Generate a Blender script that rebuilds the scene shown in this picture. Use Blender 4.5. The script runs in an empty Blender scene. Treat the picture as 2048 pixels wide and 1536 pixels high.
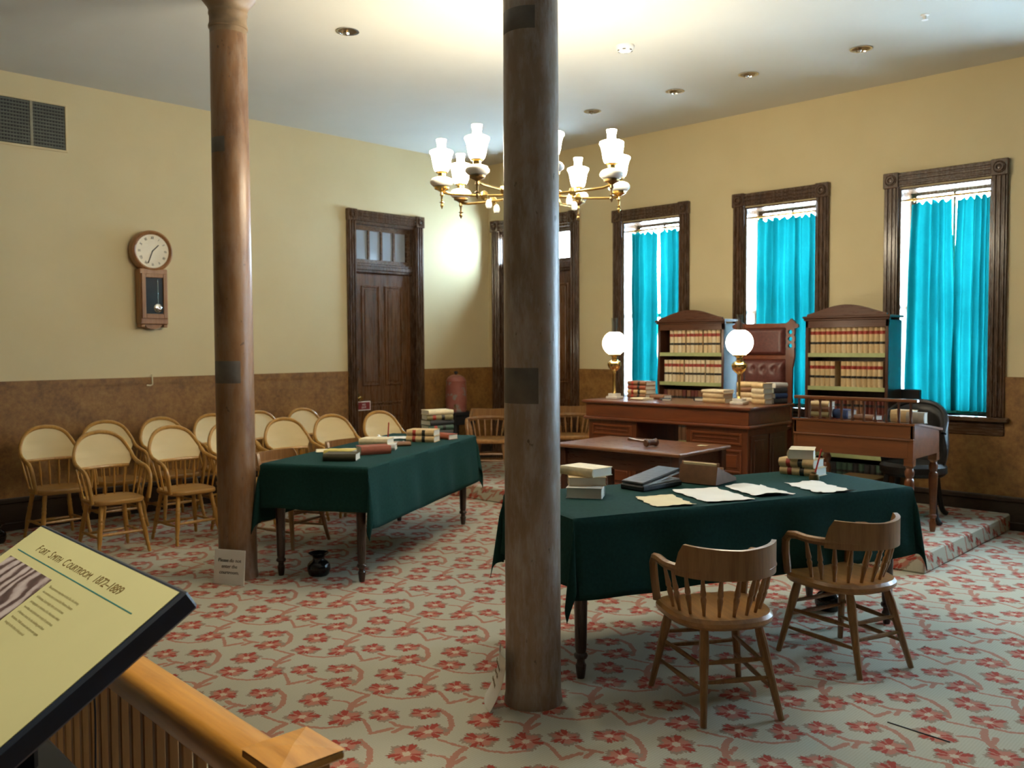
import bpy, bmesh, math, random
from mathutils import Vector, Matrix
random.seed(7)
PI = math.pi
COL = bpy.context.scene.collection
SC = bpy.context.scene

# ------------------------------------------------------------------ camera
cam_d = bpy.data.cameras.new('camera')
cam = bpy.data.objects.new('camera', cam_d)
COL.objects.link(cam)
YAW, PITCH, ROLL, CAMH, FPX = 0.76858, 0.04381, -0.00513, 1.6, 1787.39
_f = Vector((-math.sin(YAW)*math.cos(PITCH), math.cos(YAW)*math.cos(PITCH), -math.sin(PITCH)))
_r = Vector((math.cos(YAW), math.sin(YAW), 0)); _u = _r.cross(_f)
_r2 = _r*math.cos(ROLL) + _u*math.sin(ROLL); _u2 = _u*math.cos(ROLL) - _r*math.sin(ROLL)
cam.matrix_world = Matrix(((_r2.x, _u2.x, -_f.x, 0), (_r2.y, _u2.y, -_f.y, 0), (_r2.z, _u2.z, -_f.z, CAMH), (0, 0, 0, 1)))
cam_d.sensor_width = 36.0
cam_d.lens = FPX/2048*36.0
cam_d.clip_start = 0.05
cam_d.dof.use_dof = True
cam_d.dof.focus_distance = 2.9
cam_d.dof.aperture_fstop = 5.6
SC.camera = cam

# ------------------------------------------------------------------ world, exposure
W = bpy.data.worlds.new('World'); SC.world = W
W.use_nodes = True
bg = W.node_tree.nodes['Background']
bg.inputs[0].default_value = (0.60, 0.78, 1.0, 1)
bg.inputs[1].default_value = 62.0
SC.view_settings.view_transform = 'Standard'
SC.view_settings.look = 'None'
SC.view_settings.gamma = 1.0
SC.view_settings.use_curve_mapping = False
SC.view_settings.exposure = 1.0
SC.cycles.use_denoising = True
SC.cycles.use_light_tree = False
SC.cycles.use_adaptive_sampling = True
SC.cycles.adaptive_threshold = 0.12
SC.cycles.adaptive_min_samples = 16
SC.cycles.max_bounces = 6
SC.cycles.diffuse_bounces = 4
SC.cycles.glossy_bounces = 3
SC.cycles.transmission_bounces = 6
SC.cycles.transparent_max_bounces = 10
SC.cycles.sample_clamp_indirect = 6.0
SC.cycles.caustics_reflective = False
SC.cycles.caustics_refractive = False
LAMP_E = 46.0        # lamp glass emission
GLOBE_E = 9.0

# ------------------------------------------------------------------ room numbers
XL, XR, YW, YB = -8.558, 5.0, 8.414, -6.5
HC, HW = 3.98, 1.305
PLAT_H, PLAT_Y, PLAT_X0, PLAT_X1 = 0.145, 6.36, -7.95, -2.2
TZ = 0.79

# portals: help daylight find the window openings
def portal(name, loc, rot, sx, sy):
    l = bpy.data.lights.new(name, 'AREA'); l.shape = 'RECTANGLE'; l.size = sx; l.size_y = sy
    l.cycles.is_portal = True
    o = bpy.data.objects.new(name, l); o.location = loc; o.rotation_euler = rot; COL.objects.link(o)
WINX = [-5.94, -4.36, -2.79, -1.40, 0.20, 1.80]
for i, x in enumerate(WINX):
    portal('daylight_portal', (x, YW+0.34, 1.98), (-PI/2, 0, 0), 0.78, 2.06)
portal('daylight_portal', (-7.73, YW+0.34, 2.84), (-PI/2, 0, 0), 1.26, 0.46)

# ------------------------------------------------------------------ mesh helpers
class MB:
    def __init__(s): s.v = []; s.f = []
    def add(s, vs, fs, M=None):
        b = len(s.v)
        s.v += [tuple(M @ Vector(p)) for p in vs] if M is not None else [tuple(p) for p in vs]
        s.f += [tuple(i+b for i in f) for f in fs]
        return s
    def box(s, x0, y0, z0, x1, y1, z1, c=0.0, M=None):
        if c <= 0:
            vs = [(x0,y0,z0),(x1,y0,z0),(x1,y1,z0),(x0,y1,z0),(x0,y0,z1),(x1,y0,z1),(x1,y1,z1),(x0,y1,z1)]
            return s.add(vs, [(0,3,2,1),(4,5,6,7),(0,1,5,4),(1,2,6,5),(2,3,7,6),(3,0,4,7)], M)
        c = min(c, (x1-x0)*.45, (y1-y0)*.45, (z1-z0)*.45)
        vs = []; idx = {}
        X = (x0, x1); Y = (y0, y1); Z = (z0, z1); sg = (1, -1)
        for i in (0, 1):
            for j in (0, 1):
                for k in (0, 1):
                    for a in range(3):
                        p = [X[i]+(c*sg[i] if a != 0 else 0), Y[j]+(c*sg[j] if a != 1 else 0), Z[k]+(c*sg[k] if a != 2 else 0)]
                        idx[(i,j,k,a)] = len(vs); vs.append(tuple(p))
        fs = []
        for i in (0, 1):
            fs.append([idx[(i,j,k,0)] for j, k in ((0,0),(1,0),(1,1),(0,1))])
            fs.append([idx[(j,i,k,1)] for j, k in ((0,0),(1,0),(1,1),(0,1))])
            fs.append([idx[(j,k,i,2)] for j, k in ((0,0),(1,0),(1,1),(0,1))])
        for i in (0, 1):
            for j in (0, 1):
                fs.append([idx[(i,j,0,0)], idx[(i,j,1,0)], idx[(i,j,1,1)], idx[(i,j,0,1)]])
                fs.append([idx[(i,0,j,0)], idx[(i,1,j,0)], idx[(i,1,j,2)], idx[(i,0,j,2)]])
                fs.append([idx[(0,i,j,1)], idx[(1,i,j,1)], idx[(1,i,j,2)], idx[(0,i,j,2)]])
                for k in (0, 1):
                    fs.append([idx[(i,j,k,a)] for a in range(3)])
        return s.add(vs, fs, M)
    def lathe(s, prof, n=20, M=None, a0=0, a1=2*PI, cap=True):
        full = abs(a1-a0-2*PI) < 1e-6
        m = n if full else n+1
        vs = []; fs = []
        for r, z in prof:
            for i in range(m):
                a = a0+(a1-a0)*i/n
                vs.append((r*math.cos(a), r*math.sin(a), z))
        for k in range(len(prof)-1):
            for i in range(n):
                j = (i+1) % m
                fs.append((k*m+i, k*m+j, (k+1)*m+j, (k+1)*m+i))
        if full and cap:
            if prof[0][0] > 1e-4: fs.append(tuple(range(m))[::-1])
            if prof[-1][0] > 1e-4: fs.append(tuple((len(prof)-1)*m+i for i in range(m)))
        return s.add(vs, fs, M)
    def turned(s, p0, p1, prof, n=10):
        p0 = Vector(p0); p1 = Vector(p1); d = p1-p0; L = d.length
        q = Vector((0,0,1)).rotation_difference(d.normalized())
        M = Matrix.Translation(p0) @ q.to_matrix().to_4x4()
        return s.lathe([(r, t*L) for t, r in prof], n, M)
    def tube(s, pts, rad, n=8, up=(0,0,1), closed=False, asp=None):
        # sweep; rad scalar or list; asp = (a,b) ellipse factors along (side, up)
        pts = [Vector(p) for p in pts]; N = len(pts)
        if not hasattr(rad, '__len__'): rad = [rad]*N
        a, b = asp or (1, 1)
        vs = []; fs = []; prev = None
        for i, p in enumerate(pts):
            if closed: t = pts[(i+1) % N]-pts[i-1]
            else: t = pts[min(i+1, N-1)]-pts[max(i-1, 0)]
            t.normalize()
            u = Vector(up) if prev is None or asp else prev
            sd = t.cross(u)
            if sd.length < 1e-3: sd = t.cross(Vector((1,0.1,0)))
            sd.normalize(); u = sd.cross(t).normalized(); prev = u
            for k in range(n):
                w = 2*PI*k/n
                vs.append(p+sd*(rad[i]*a*math.cos(w))+u*(rad[i]*b*math.sin(w)))
        M_ = N if closed else N-1
        for i in range(M_):
            for k in range(n):
                j = (i+1) % N
                fs.append((i*n+k, i*n+(k+1) % n, j*n+(k+1) % n, j*n+k))
        if not closed:
            fs.append(tuple(range(n))[::-1]); fs.append(tuple((N-1)*n+k for k in range(n)))
        return s.add(vs, fs)
    def sweep_rect(s, pts, hw, z0f, z1f):
        # path in plan, half thickness hw, bottom/top as lists of z
        N = len(pts); vs = []; fs = []
        for i in range(N):
            a = Vector(pts[max(i-1,0)]); b = Vector(pts[min(i+1,N-1)]); t = (b-a); t.z = 0; t.normalize()
            nr = Vector((-t.y, t.x, 0))*hw; p = Vector(pts[i])
            for q, z in ((p+nr, z0f[i]), (p-nr, z0f[i]), (p-nr, z1f[i]), (p+nr, z1f[i])):
                vs.append((q.x, q.y, z))
        for i in range(N-1):
            for k in range(4):
                fs.append((i*4+k, i*4+(k+1) % 4, (i+1)*4+(k+1) % 4, (i+1)*4+k))
        fs.append((3,2,1,0)); fs.append(tuple((N-1)*4+k for k in range(4)))
        return s.add(vs, fs)
    def prism(s, poly, z0, z1, M=None, c=0.0):
        n = len(poly)
        if c <= 0:
            vs = [(x,y,z0) for x, y in poly]+[(x,y,z1) for x, y in poly]
            fs = [tuple(range(n))[::-1], tuple(range(n, 2*n))]+[(i,(i+1)%n,n+(i+1)%n,n+i) for i in range(n)]
            return s.add(vs, fs, M)
        cx = sum(p[0] for p in poly)/n; cy = sum(p[1] for p in poly)/n
        def ins(p):
            d = math.hypot(p[0]-cx, p[1]-cy); k = 1-c/d
            return (cx+(p[0]-cx)*k, cy+(p[1]-cy)*k)
        ip = [ins(p) for p in poly]
        vs = [(x,y,z0) for x,y in ip]+[(x,y,z0+c) for x,y in poly]+[(x,y,z1-c) for x,y in poly]+[(x,y,z1) for x,y in ip]
        fs = [tuple(range(n))[::-1], tuple(range(3*n, 4*n))]
        for L in range(3): fs += [(L*n+i, L*n+(i+1)%n, (L+1)*n+(i+1)%n, (L+1)*n+i) for i in range(n)]
        return s.add(vs, fs, M)
    def grid(s, fn, nu, nv, M=None, wrap=False):
        vs = [fn(i/nu, j/nv) for j in range(nv+1) for i in range(nu+1)]
        fs = [(j*(nu+1)+i, j*(nu+1)+i+1, (j+1)*(nu+1)+i+1, (j+1)*(nu+1)+i) for j in range(nv) for i in range(nu)]
        return s.add(vs, fs, M)
    def mesh(s, name, mat, smooth=0.6, fix=True):
        me = bpy.data.meshes.new(name)
        me.from_pydata(s.v, [], s.f)
        if fix:
            bm = bmesh.new(); bm.from_mesh(me)
            bmesh.ops.recalc_face_normals(bm, faces=bm.faces[:]); bm.to_mesh(me); bm.free()
        if mat: me.materials.append(mat)
        if smooth:
            me.shade_smooth(); me.set_sharp_from_angle(angle=smooth)
        return me
    def ob(s, name, mat, parent=None, smooth=0.6, fix=True):
        o = bpy.data.objects.new(name, s.mesh(name, mat, smooth, fix))
        COL.objects.link(o)
        if parent: o.parent = parent
        return o

def thing(name, label, cat, loc=(0,0,0), rz=0.0, group=None):
    o = bpy.data.objects.new(name, None); COL.objects.link(o)
    o.empty_display_size = 0.05
    o.location = loc; o.rotation_euler = (0, 0, rz)
    o['label'] = label; o['category'] = cat
    if group: o['group'] = group
    return o
def tag(o, label, cat, group=None, loc=None, rz=None):
    o['label'] = label; o['category'] = cat
    if group: o['group'] = group
    if loc: o.location = loc
    if rz is not None: o.rotation_euler = (0, 0, rz)
    return o
def struct(o): o['kind'] = 'structure'; return o
def dup(root, loc, rz, label=None, group=None, scale=None):
    r = root.copy(); COL.objects.link(r); r.location = loc; r.rotation_euler = (0, 0, rz)
    if label: r['label'] = label
    if group: r['group'] = group
    for ch in list(root.children):
        c = ch.copy(); COL.objects.link(c); c.parent = r
        for g in list(ch.children):
            d = g.copy(); COL.objects.link(d); d.parent = c
    return r
def bez(p, n=12):
    # Catmull-Rom through points
    P = [Vector(q) for q in p]; out = []
    for i in range(len(P)-1):
        a = P[max(i-1,0)]; b = P[i]; c = P[i+1]; d = P[min(i+2,len(P)-1)]
        for k in range(n):
            t = k/n
            out.append(0.5*((2*b)+(c-a)*t+(2*a-5*b+4*c-d)*t*t+(3*b-a-3*c+d)*t**3))
    out.append(P[-1]); return out

# ------------------------------------------------------------------ materials
class NT:
    def __init__(s, name):
        s.m = bpy.data.materials.new(name); s.m.use_nodes = True
        s.t = s.m.node_tree; s.b = s.t.nodes['Principled BSDF']; s.out = s.t.nodes['Material Output']
        s._co = {}
    def n(s, typ, **kw):
        nd = s.t.nodes.new(typ)
        for k, v in kw.items(): setattr(nd, k, v)
        return nd
    def L(s, a, b): s.t.links.new(a, b)
    def co(s, k='Object'):
        if k not in s._co: s._co[k] = s.n('ShaderNodeTexCoord').outputs[k]
        return s._co[k]
    def setin(s, sock, v):
        if hasattr(v, 'is_output'): s.L(v, sock)
        else: sock.default_value = v
    def math(s, op, a, b=None, c=None, clamp=False):
        nd = s.n('ShaderNodeMath', operation=op); nd.use_clamp = clamp
        s.setin(nd.inputs[0], a)
        if b is not None: s.setin(nd.inputs[1], b)
        if c is not None: s.setin(nd.inputs[2], c)
        return nd.outputs[0]
    def vm(s, op, a, b=None, out=0):
        nd = s.n('ShaderNodeVectorMath', operation=op)
        s.setin(nd.inputs[0], a)
        if b is not None: s.setin(nd.inputs[1], b)
        return nd.outputs[out]
    def noise(s, scale=5, detail=3, rough=0.55, st=(1,1,1), off=(0,0,0), co='Object', dist=0.0):
        mp = s.n('ShaderNodeMapping'); mp.inputs['Scale'].default_value = st; mp.inputs['Location'].default_value = off
        s.L(s.co(co), mp.inputs[0])
        nz = s.n('ShaderNodeTexNoise'); nz.inputs['Scale'].default_value = scale
        nz.inputs['Detail'].default_value = detail; nz.inputs['Roughness'].default_value = rough
        nz.inputs['Distortion'].default_value = dist
        s.L(mp.outputs[0], nz.inputs['Vector']); return nz.outputs['Fac']
    def ramp(s, fac, stops):
        r = s.n('ShaderNodeValToRGB'); e = r.color_ramp.elements
        while len(e) < len(stops): e.new(0.5)
        for el, (p, c) in zip(e, stops):
            el.position = p; el.color = (c[0], c[1], c[2], 1)
        s.L(fac, r.inputs[0]); return r.outputs[0]
    def mix(s, fac, a, b, mode='MIX'):
        nd = s.n('ShaderNodeMix', data_type='RGBA', blend_type=mode)
        s.setin(nd.inputs[0], fac)
        for sk, v in ((nd.inputs[6], a), (nd.inputs[7], b)):
            if hasattr(v, 'is_output'): s.L(v, sk)
            else: sk.default_value = (v[0], v[1], v[2], 1)
        return nd.outputs[2]
    def col(s, v):
        if hasattr(v, 'is_output'): s.L(v, s.b.inputs['Base Color'])
        else: s.b.inputs['Base Color'].default_value = (v[0], v[1], v[2], 1)
    def rough(s, v): s.setin(s.b.inputs['Roughness'], v)
    def bump(s, h, strength=0.2, dist=0.01):
        nd = s.n('ShaderNodeBump'); nd.inputs['Strength'].default_value = strength; nd.inputs['Distance'].default_value = dist
        s.L(h, nd.inputs['Height']); s.L(nd.outputs[0], s.b.inputs['Normal'])

def plain(name, c, rough=0.6, var=0.12, scale=14, metal=0.0, bump=0.0, spec=None, coat=0.0):
    t = NT(name); nz = t.noise(scale, 4)
    lo = [x*(1-var) for x in c]; hi = [min(1, x*(1+var)) for x in c]
    t.col(t.ramp(nz, [(0.3, lo), (0.7, hi)])); t.rough(rough); t.b.inputs['Metallic'].default_value = metal
    if spec is not None: t.b.inputs['Specular IOR Level'].default_value = spec
    if coat: t.b.inputs['Coat Weight'].default_value = coat; t.b.inputs['Coat Roughness'].default_value = 0.12
    if bump: t.bump(nz, bump)
    return t.m
def wood(name, dark, light, rough=0.35, st=(2.2, 2.2, 14), scale=2.0, streak=0.5, coat=0.0):
    # st: how much the grain is squeezed per axis (small = long fibres)
    t = NT(name)
    a = t.noise(scale, 5, 0.6, st, dist=0.6); b = t.noise(scale*5, 3, 0.6, st, off=(3, 1, 2))
    f = t.math('MULTIPLY_ADD', b, streak*0.5, t.math('MULTIPLY', a, 1-streak*0.25))
    t.col(t.ramp(f, [(0.28, dark), (0.72, light)])); t.rough(t.math('MULTIPLY_ADD', b, 0.2, rough-0.1))
    t.bump(b, 0.06, 0.004)
    if coat: t.b.inputs['Coat Weight'].default_value = coat; t.b.inputs['Coat Roughness'].default_value = 0.15
    return t.m
def emis(name, c, e, base=(0.9,0.88,0.8)):
    t = NT(name); t.col(base); t.rough(0.35)
    nz = t.noise(6, 2)
    t.L(t.ramp(nz, [(0.2, [x*0.95 for x in c]), (0.8, c)]), t.b.inputs['Emission Color'])
    t.b.inputs['Emission Strength'].default_value = e
    return t.m

XG, YG, ZG = (0.25, 3, 3), (3, 0.25, 3), (3, 3, 0.25)       # grain running along x, y, z
M = {}
M['oak'] = wood('oak', (0.16,0.072,0.024), (0.33,0.17,0.062), 0.36, ZG, 9, coat=0.25)
M['oak_seat'] = wood('oak_seat', (0.20,0.085,0.02), (0.42,0.20,0.055), 0.34, XG, 9, coat=0.3)
M['golden'] = wood('golden_oak', (0.30,0.14,0.025), (0.56,0.30,0.07), 0.35, ZG, 9, coat=0.25)
M['golden_seat'] = wood('golden_oak_seat', (0.26,0.12,0.025), (0.46,0.24,0.06), 0.34, YG, 9, coat=0.25)
M['rail_oak'] = wood('honey_oak_rail', (0.33,0.135,0.020), (0.60,0.28,0.05), 0.33, XG, 10, coat=0.35)
M['slat_oak'] = wood('honey_oak_slats', (0.24,0.11,0.028), (0.42,0.21,0.06), 0.4, ZG, 10)
M['cherry'] = wood('cherry_wood', (0.095,0.022,0.008), (0.20,0.052,0.015), 0.33, XG, 6, coat=0.4)
M['cherry_v'] = wood('cherry_wood_upright', (0.075,0.020,0.008), (0.155,0.042,0.014), 0.35, ZG, 6, coat=0.35)
M['mahog'] = wood('dark_mahogany', (0.04,0.014,0.008), (0.10,0.035,0.016), 0.33, ZG, 6, coat=0.3)
M['mahog_x'] = wood('dark_mahogany_boards', (0.045,0.016,0.008), (0.11,0.038,0.017), 0.3, XG, 6, coat=0.3)
M['standwood'] = wood('stand_wood', (0.10,0.030,0.010), (0.19,0.062,0.018), 0.33, XG, 6, coat=0.4)
M['trim'] = wood('grained_trim', (0.028,0.014,0.008), (0.10,0.050,0.024), 0.27, ZG, 5, coat=0.3)
M['trim_h'] = wood('grained_trim_across', (0.03,0.015,0.008), (0.105,0.052,0.024), 0.27, XG, 5, coat=0.3)
M['trim_hy'] = wood('grained_trim_along_wall', (0.04,0.02,0.010), (0.13,0.065,0.028), 0.27, YG, 5, coat=0.3)
M['door'] = wood('grained_door', (0.03,0.014,0.007), (0.16,0.068,0.024), 0.28, ZG, 4, coat=0.3)
M['base'] = wood('dark_baseboard', (0.02,0.012,0.008), (0.05,0.03,0.018), 0.4, YG, 5)
M['tleg'] = wood('dark_turned_leg', (0.015,0.007,0.005), (0.045,0.018,0.010), 0.3, ZG, 7, coat=0.3)
M['clockw'] = wood('clock_wood', (0.20,0.085,0.03), (0.36,0.17,0.065), 0.35, ZG, 9, coat=0.2)
M['brass'] = plain('brass', (0.80,0.56,0.20), 0.22, 0.1, 20, metal=1.0)
M['dkbrass'] = plain('dark_brass', (0.30,0.20,0.09), 0.35, 0.2, 20, metal=1.0)
M['chrome'] = plain('polished_steel', (0.75,0.75,0.75), 0.15, 0.05, 20, metal=1.0)
M['black'] = plain('black_gloss', (0.008,0.008,0.009), 0.12, 0.2, 20)
M['blackm'] = plain('black_matt', (0.012,0.012,0.013), 0.55, 0.2, 20)
M['marble'] = plain('white_marble', (0.72,0.69,0.62), 0.3, 0.1, 12)
M['white'] = plain('white_plastic', (0.88,0.88,0.85), 0.45, 0.03, 8)
M['milk'] = plain('milk_glass', (0.85,0.83,0.78), 0.2, 0.03, 8)
M['leather'] = plain('oxblood_leather', (0.10,0.028,0.022), 0.38, 0.25, 40, bump=0.15)
M['bkleather'] = plain('black_leather', (0.014,0.013,0.012), 0.42, 0.3, 30, bump=0.2)
M['paper'] = plain('white_paper', (0.82,0.80,0.74), 0.8, 0.03, 6)
M['cream'] = plain('cream_paper', (0.78,0.67,0.42), 0.8, 0.05, 6)
M['pages'] = NT('book_pages').m
def _pages():
    t = NT('book_pages_edge'); wv = t.n('ShaderNodeTexWave', wave_type='BANDS', bands_direction='Z')
    wv.inputs['Scale'].default_value = 90; wv.inputs['Distortion'].default_value = 1.5; t.L(t.co(), wv.inputs['Vector'])
    t.col(t.ramp(wv.outputs['Fac'], [(0.0, (0.60,0.55,0.45)), (1.0, (0.80,0.76,0.66))])); t.rough(0.85); return t.m
M['pages'] = _pages()
BK = {}
for nm, c in dict(tan=(0.62,0.44,0.22), tan2=(0.66,0.50,0.28), palet=(0.72,0.60,0.40), olive=(0.26,0.22,0.10), dkol=(0.07,0.06,0.03),
                  yellow=(0.62,0.50,0.12), red=(0.30,0.075,0.035), brown=(0.22,0.10,0.045), grey=(0.40,0.38,0.33), dark=(0.03,0.028,0.028),
                  dkred=(0.13,0.028,0.018), blue=(0.03,0.06,0.16), cream=(0.74,0.64,0.42), green=(0.05,0.09,0.06), lgrey=(0.55,0.53,0.50)).items():
    BK[nm] = plain('book_cloth_'+nm, c, 0.6, 0.14, 22, bump=0.05)
M['labred'] = plain('spine_label_red', (0.33,0.035,0.02), 0.5, 0.15, 30)
M['labblk'] = plain('spine_label_black', (0.018,0.015,0.012), 0.5, 0.15, 30)
M['shelfedge'] = plain('pale_green_shelf_edging', (0.40,0.43,0.19), 0.6, 0.08, 20)
M['cloth'] = plain('green_baize_cloth', (0.011,0.046,0.041), 0.92, 0.12, 60, bump=0.08, spec=0.12)
M['redpen'] = plain('red_pencil', (0.55,0.03,0.02), 0.4)
M['potred'] = None

def wall_paint():
    t = NT('cream_wall_paint'); a = t.noise(1.3, 4); b = t.noise(60, 3)
    t.col(t.ramp(a, [(0.3, (0.655,0.545,0.320)), (0.7, (0.70,0.59,0.355))])); t.rough(0.62)
    t.b.inputs['Specular IOR Level'].default_value = 0.25
    t.bump(b, 0.08, 0.003); return t.m
def ceil_paint():
    t = NT('off_white_ceiling_paint'); a = t.noise(1.0, 4)
    t.col(t.ramp(a, [(0.3, (0.62,0.615,0.56)), (0.7, (0.66,0.655,0.60))])); t.rough(0.75)
    t.b.inputs['Specular IOR Level'].default_value = 0.15; return t.m
def wainscot():
    t = NT('mottled_leather_wainscot'); a = t.noise(5, 6, 0.65); b = t.noise(22, 5, 0.7, off=(4,2,1))
    f = t.math('MULTIPLY_ADD', b, 0.55, t.math('MULTIPLY', a, 0.6))
    t.col(t.ramp(f, [(0.36, (0.115,0.047,0.012)), (0.60, (0.27,0.128,0.032)), (0.78, (0.38,0.20,0.055))]))
    t.rough(0.5); t.bump(f, 0.35, 0.006); return t.m
M['rear'] = wood('unseen_wall_dark_finish', (0.05,0.03,0.016), (0.12,0.07,0.035), 0.5, ZG, 3)  # finish for an unseen wall, made dark to reduce bounced light
M['wall'] = wall_paint(); M['ceil'] = ceil_paint(); M['wains'] = wainscot()
def column_mat(name, c0, c1, c2, worn, k):
    t = NT(name); a = t.noise(1.6, 5, 0.62, (3,3,0.9), dist=0.5); b = t.noise(7, 5, 0.7, (2,2,0.5), off=(2,5,1)); c = t.noise(26, 3, 0.5, (1,1,0.6), off=(7,1,3))
    base = t.ramp(a, [(0.32, c0), (0.52, c1), (0.72, c2)])
    wn = t.ramp(b, [(0.46, (0,0,0)), (0.66, (1,1,1))])
    c2_ = t.mix(t.math('MULTIPLY', wn, k), base, worn)
    dk = t.ramp(c, [(0.69, (0,0,0)), (0.75, (1,1,1))])
    t.col(t.mix(t.math('MULTIPLY', dk, 0.7), c2_, (0.06,0.045,0.035)))
    t.rough(0.36); t.bump(b, 0.08, 0.004); return t.m
M['col_near'] = column_mat('worn_column_daylit', (0.20,0.135,0.09), (0.31,0.23,0.165), (0.40,0.335,0.28), (0.46,0.44,0.43), .6)  # lighter grey base holds the cool daylight; the mottling is wear
M['col_left'] = column_mat('worn_column_warm_lit', (0.13,0.060,0.026), (0.26,0.135,0.060), (0.32,0.19,0.10), (0.32,0.25,0.20), .4)  # orange base holds the warm lamplight; the worn patches are its own
M['patch'] = plain('dark_repair_patch', (0.13,0.115,0.10), 0.4, 0.25, 9)
M['colcap'] = plain('worn_column_capital', (0.24,0.16,0.09), 0.45, 0.35, 7)

def carpet():
    t = NT('floral_carpet')
    ax, ay = -3.772, 2.836
    PX, PY, SH = 0.72, 0.428, -0.06        # lattice: (PX,SH) and (0,PY)
    sep = t.n('ShaderNodeSeparateXYZ'); t.L(t.co('Object'), sep.inputs[0])
    # stitched edges: snap-like jitter
    jn = t.n('ShaderNodeTexNoise'); jn.inputs['Scale'].default_value = 90; jn.inputs['Detail'].default_value = 1
    t.L(t.co('Object'), jn.inputs['Vector'])
    jit = t.vm('SCALE', t.vm('SUBTRACT', jn.outputs['Color'], (0.5,0.5,0.5))); jit.node.inputs['Scale'].default_value = 0.018
    sw = t.n('ShaderNodeCombineXYZ'); t.L(t.math('SUBTRACT', sep.outputs[0], sep.outputs[2]), sw.inputs[0])
    t.L(t.math('ADD', sep.outputs[1], sep.outputs[2]), sw.inputs[1])   # risers: carpet folds over, height carries on
    p = t.vm('ADD', sw.outputs[0], jit)
    u = t.vm('DOT_PRODUCT', p, (1/PX, 0, 0), 1)
    v = t.vm('DOT_PRODUCT', p, (-SH/PX/PY, 1/PY, 0), 1)
    cu = t.n('ShaderNodeCombineXYZ'); t.L(u, cu.inputs[0]); t.L(v, cu.inputs[1]); uv = cu.outputs[0]
    def lat(x, y):  # world offset from A -> lattice coords
        x += ax; y += ay
        return (x/PX, (y-SH*x/PX)/PY)
    def wrapped(x, y):
        a, b = lat(x, y)
        w = t.vm('FRACTION', t.vm('ADD', uv, (0.5-a, 0.5-b, 0)))
        return t.vm('SUBTRACT', w, (0.5, 0.5, 0))
    flowers = [(0,0,.075,.3), (.118,.134,.072,1.2), (.269,.02,.082,2.0), (.36,-.17,.086,.0), (.479,-.315,.078,.9), (.626,-.195,.084,2.6)]
    best = None; bl = None
    for (x, y, R, ph) in flowers:
        w = wrapped(x, y); c, s_ = math.cos(ph)/R, math.sin(ph)/R
        # local (dx,dy) = (PX*wu, SH*wu+PY*wv), rotated and scaled
        X = t.vm('DOT_PRODUCT', w, (PX*c+SH*s_, PY*s_, 0), 1)
        Y = t.vm('DOT_PRODUCT', w, (-PX*s_+SH*c, PY*c, 0), 1)
        cb = t.n('ShaderNodeCombineXYZ'); t.L(X, cb.inputs[0]); t.L(Y, cb.inputs[1])
        ln = t.vm('LENGTH', cb.outputs[0], None, 1)
        if best is None: best, bl = cb.outputs[0], ln
        else:
            less = t.math('LESS_THAN', ln, bl)
            mx = t.n('ShaderNodeMix', data_type='VECTOR'); t.L(less, mx.inputs[0]); t.L(best, mx.inputs[4]); t.L(cb.outputs[0], mx.inputs[5])
            best = mx.outputs[1]; bl = t.math('MINIMUM', ln, bl)
    sp = t.n('ShaderNodeSeparateXYZ'); t.L(best, sp.inputs[0])
    th = t.math('ARCTAN2', sp.outputs[1], sp.outputs[0])
    c6 = t.math('COSINE', t.math('MULTIPLY', th, 6.0)); c3 = t.math('COSINE', t.math('MULTIPLY_ADD', th, 3.0, 0.4)); c2 = t.math('COSINE', t.math('MULTIPLY_ADD', th, 2.0, 1.0))
    c26 = t.math('COSINE', t.math('MULTIPLY', th, 26.0))
    rad = t.math('MULTIPLY_ADD', c6, 0.11, 0.90); rad = t.math('MULTIPLY_ADD', c26, 0.06, rad); rad = t.math('MULTIPLY_ADD', c2, 0.08, rad)
    q = t.math('DIVIDE', bl, rad)                      # 1 at the petal edge
    fl = t.math('LESS_THAN', q, 1.0); fringe = t.math('GREATER_THAN', q, 0.76)
    lobes = t.math('GREATER_THAN', t.math('MULTIPLY', c3, c6), 0.10)
    redm = t.math('MULTIPLY', lobes, t.math('MULTIPLY', t.math('GREATER_THAN', q, 0.32), t.math('LESS_THAN', q, 0.93)))
    vein = t.math('LESS_THAN', q, 0.24)
    # vines
    polys = [([(0.125,0.205),(0.221,0.184),(0.301,0.123),(0.342,0.051)], .013), ([(0.35,0.0),(0.437,0.013),(0.486,0.028)], .008),
             ([(0.491,0.024),(0.501,-0.028),(0.526,-0.084),(0.572,-0.137)], .015), ([(0.548,-0.033),(0.556,-0.10)], .012),
             ([(0.428,-0.117),(0.481,-0.087),(0.535,-0.095)], .008), ([(0.505,-0.372),(0.573,-0.362),(0.640,-0.322),(0.69,-0.245)], .009),
             ([(0.692,-0.152),(0.759,-0.178),(0.825,-0.21)], .009), ([(0.829,-0.215),(0.843,-0.167),(0.854,-0.123)], .013),
             ([(0.80,-0.086),(0.842,-0.091),(0.911,-0.061)], .011), ([(0.888,-0.142),(0.881,-0.085)], .012)]
    vd = None
    for pl, wd in polys:
        for (x0, y0), (x1, y1) in zip(pl[:-1], pl[1:]):
            mx_, my_ = (x0+x1)/2, (y0+y1)/2; L = math.hypot(x1-x0, y1-y0); dx, dy = (x1-x0)/L, (y1-y0)/L
            w = wrapped(mx_, my_)
            sN = t.vm('DOT_PRODUCT', w, (PX*dx+SH*dy, PY*dy, 0), 1)
            nN = t.vm('DOT_PRODUCT', w, (-PX*dy+SH*dx, PY*dx, 0), 1)
            e = t.math('MAXIMUM', t.math('SUBTRACT', t.math('ABSOLUTE', sN), L/2), 0.0)
            d = t.math('SUBTRACT', t.math('ADD', e, t.math('ABSOLUTE', nN)), wd)
            vd = d if vd is None else t.math('MINIMUM', vd, d)
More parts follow.
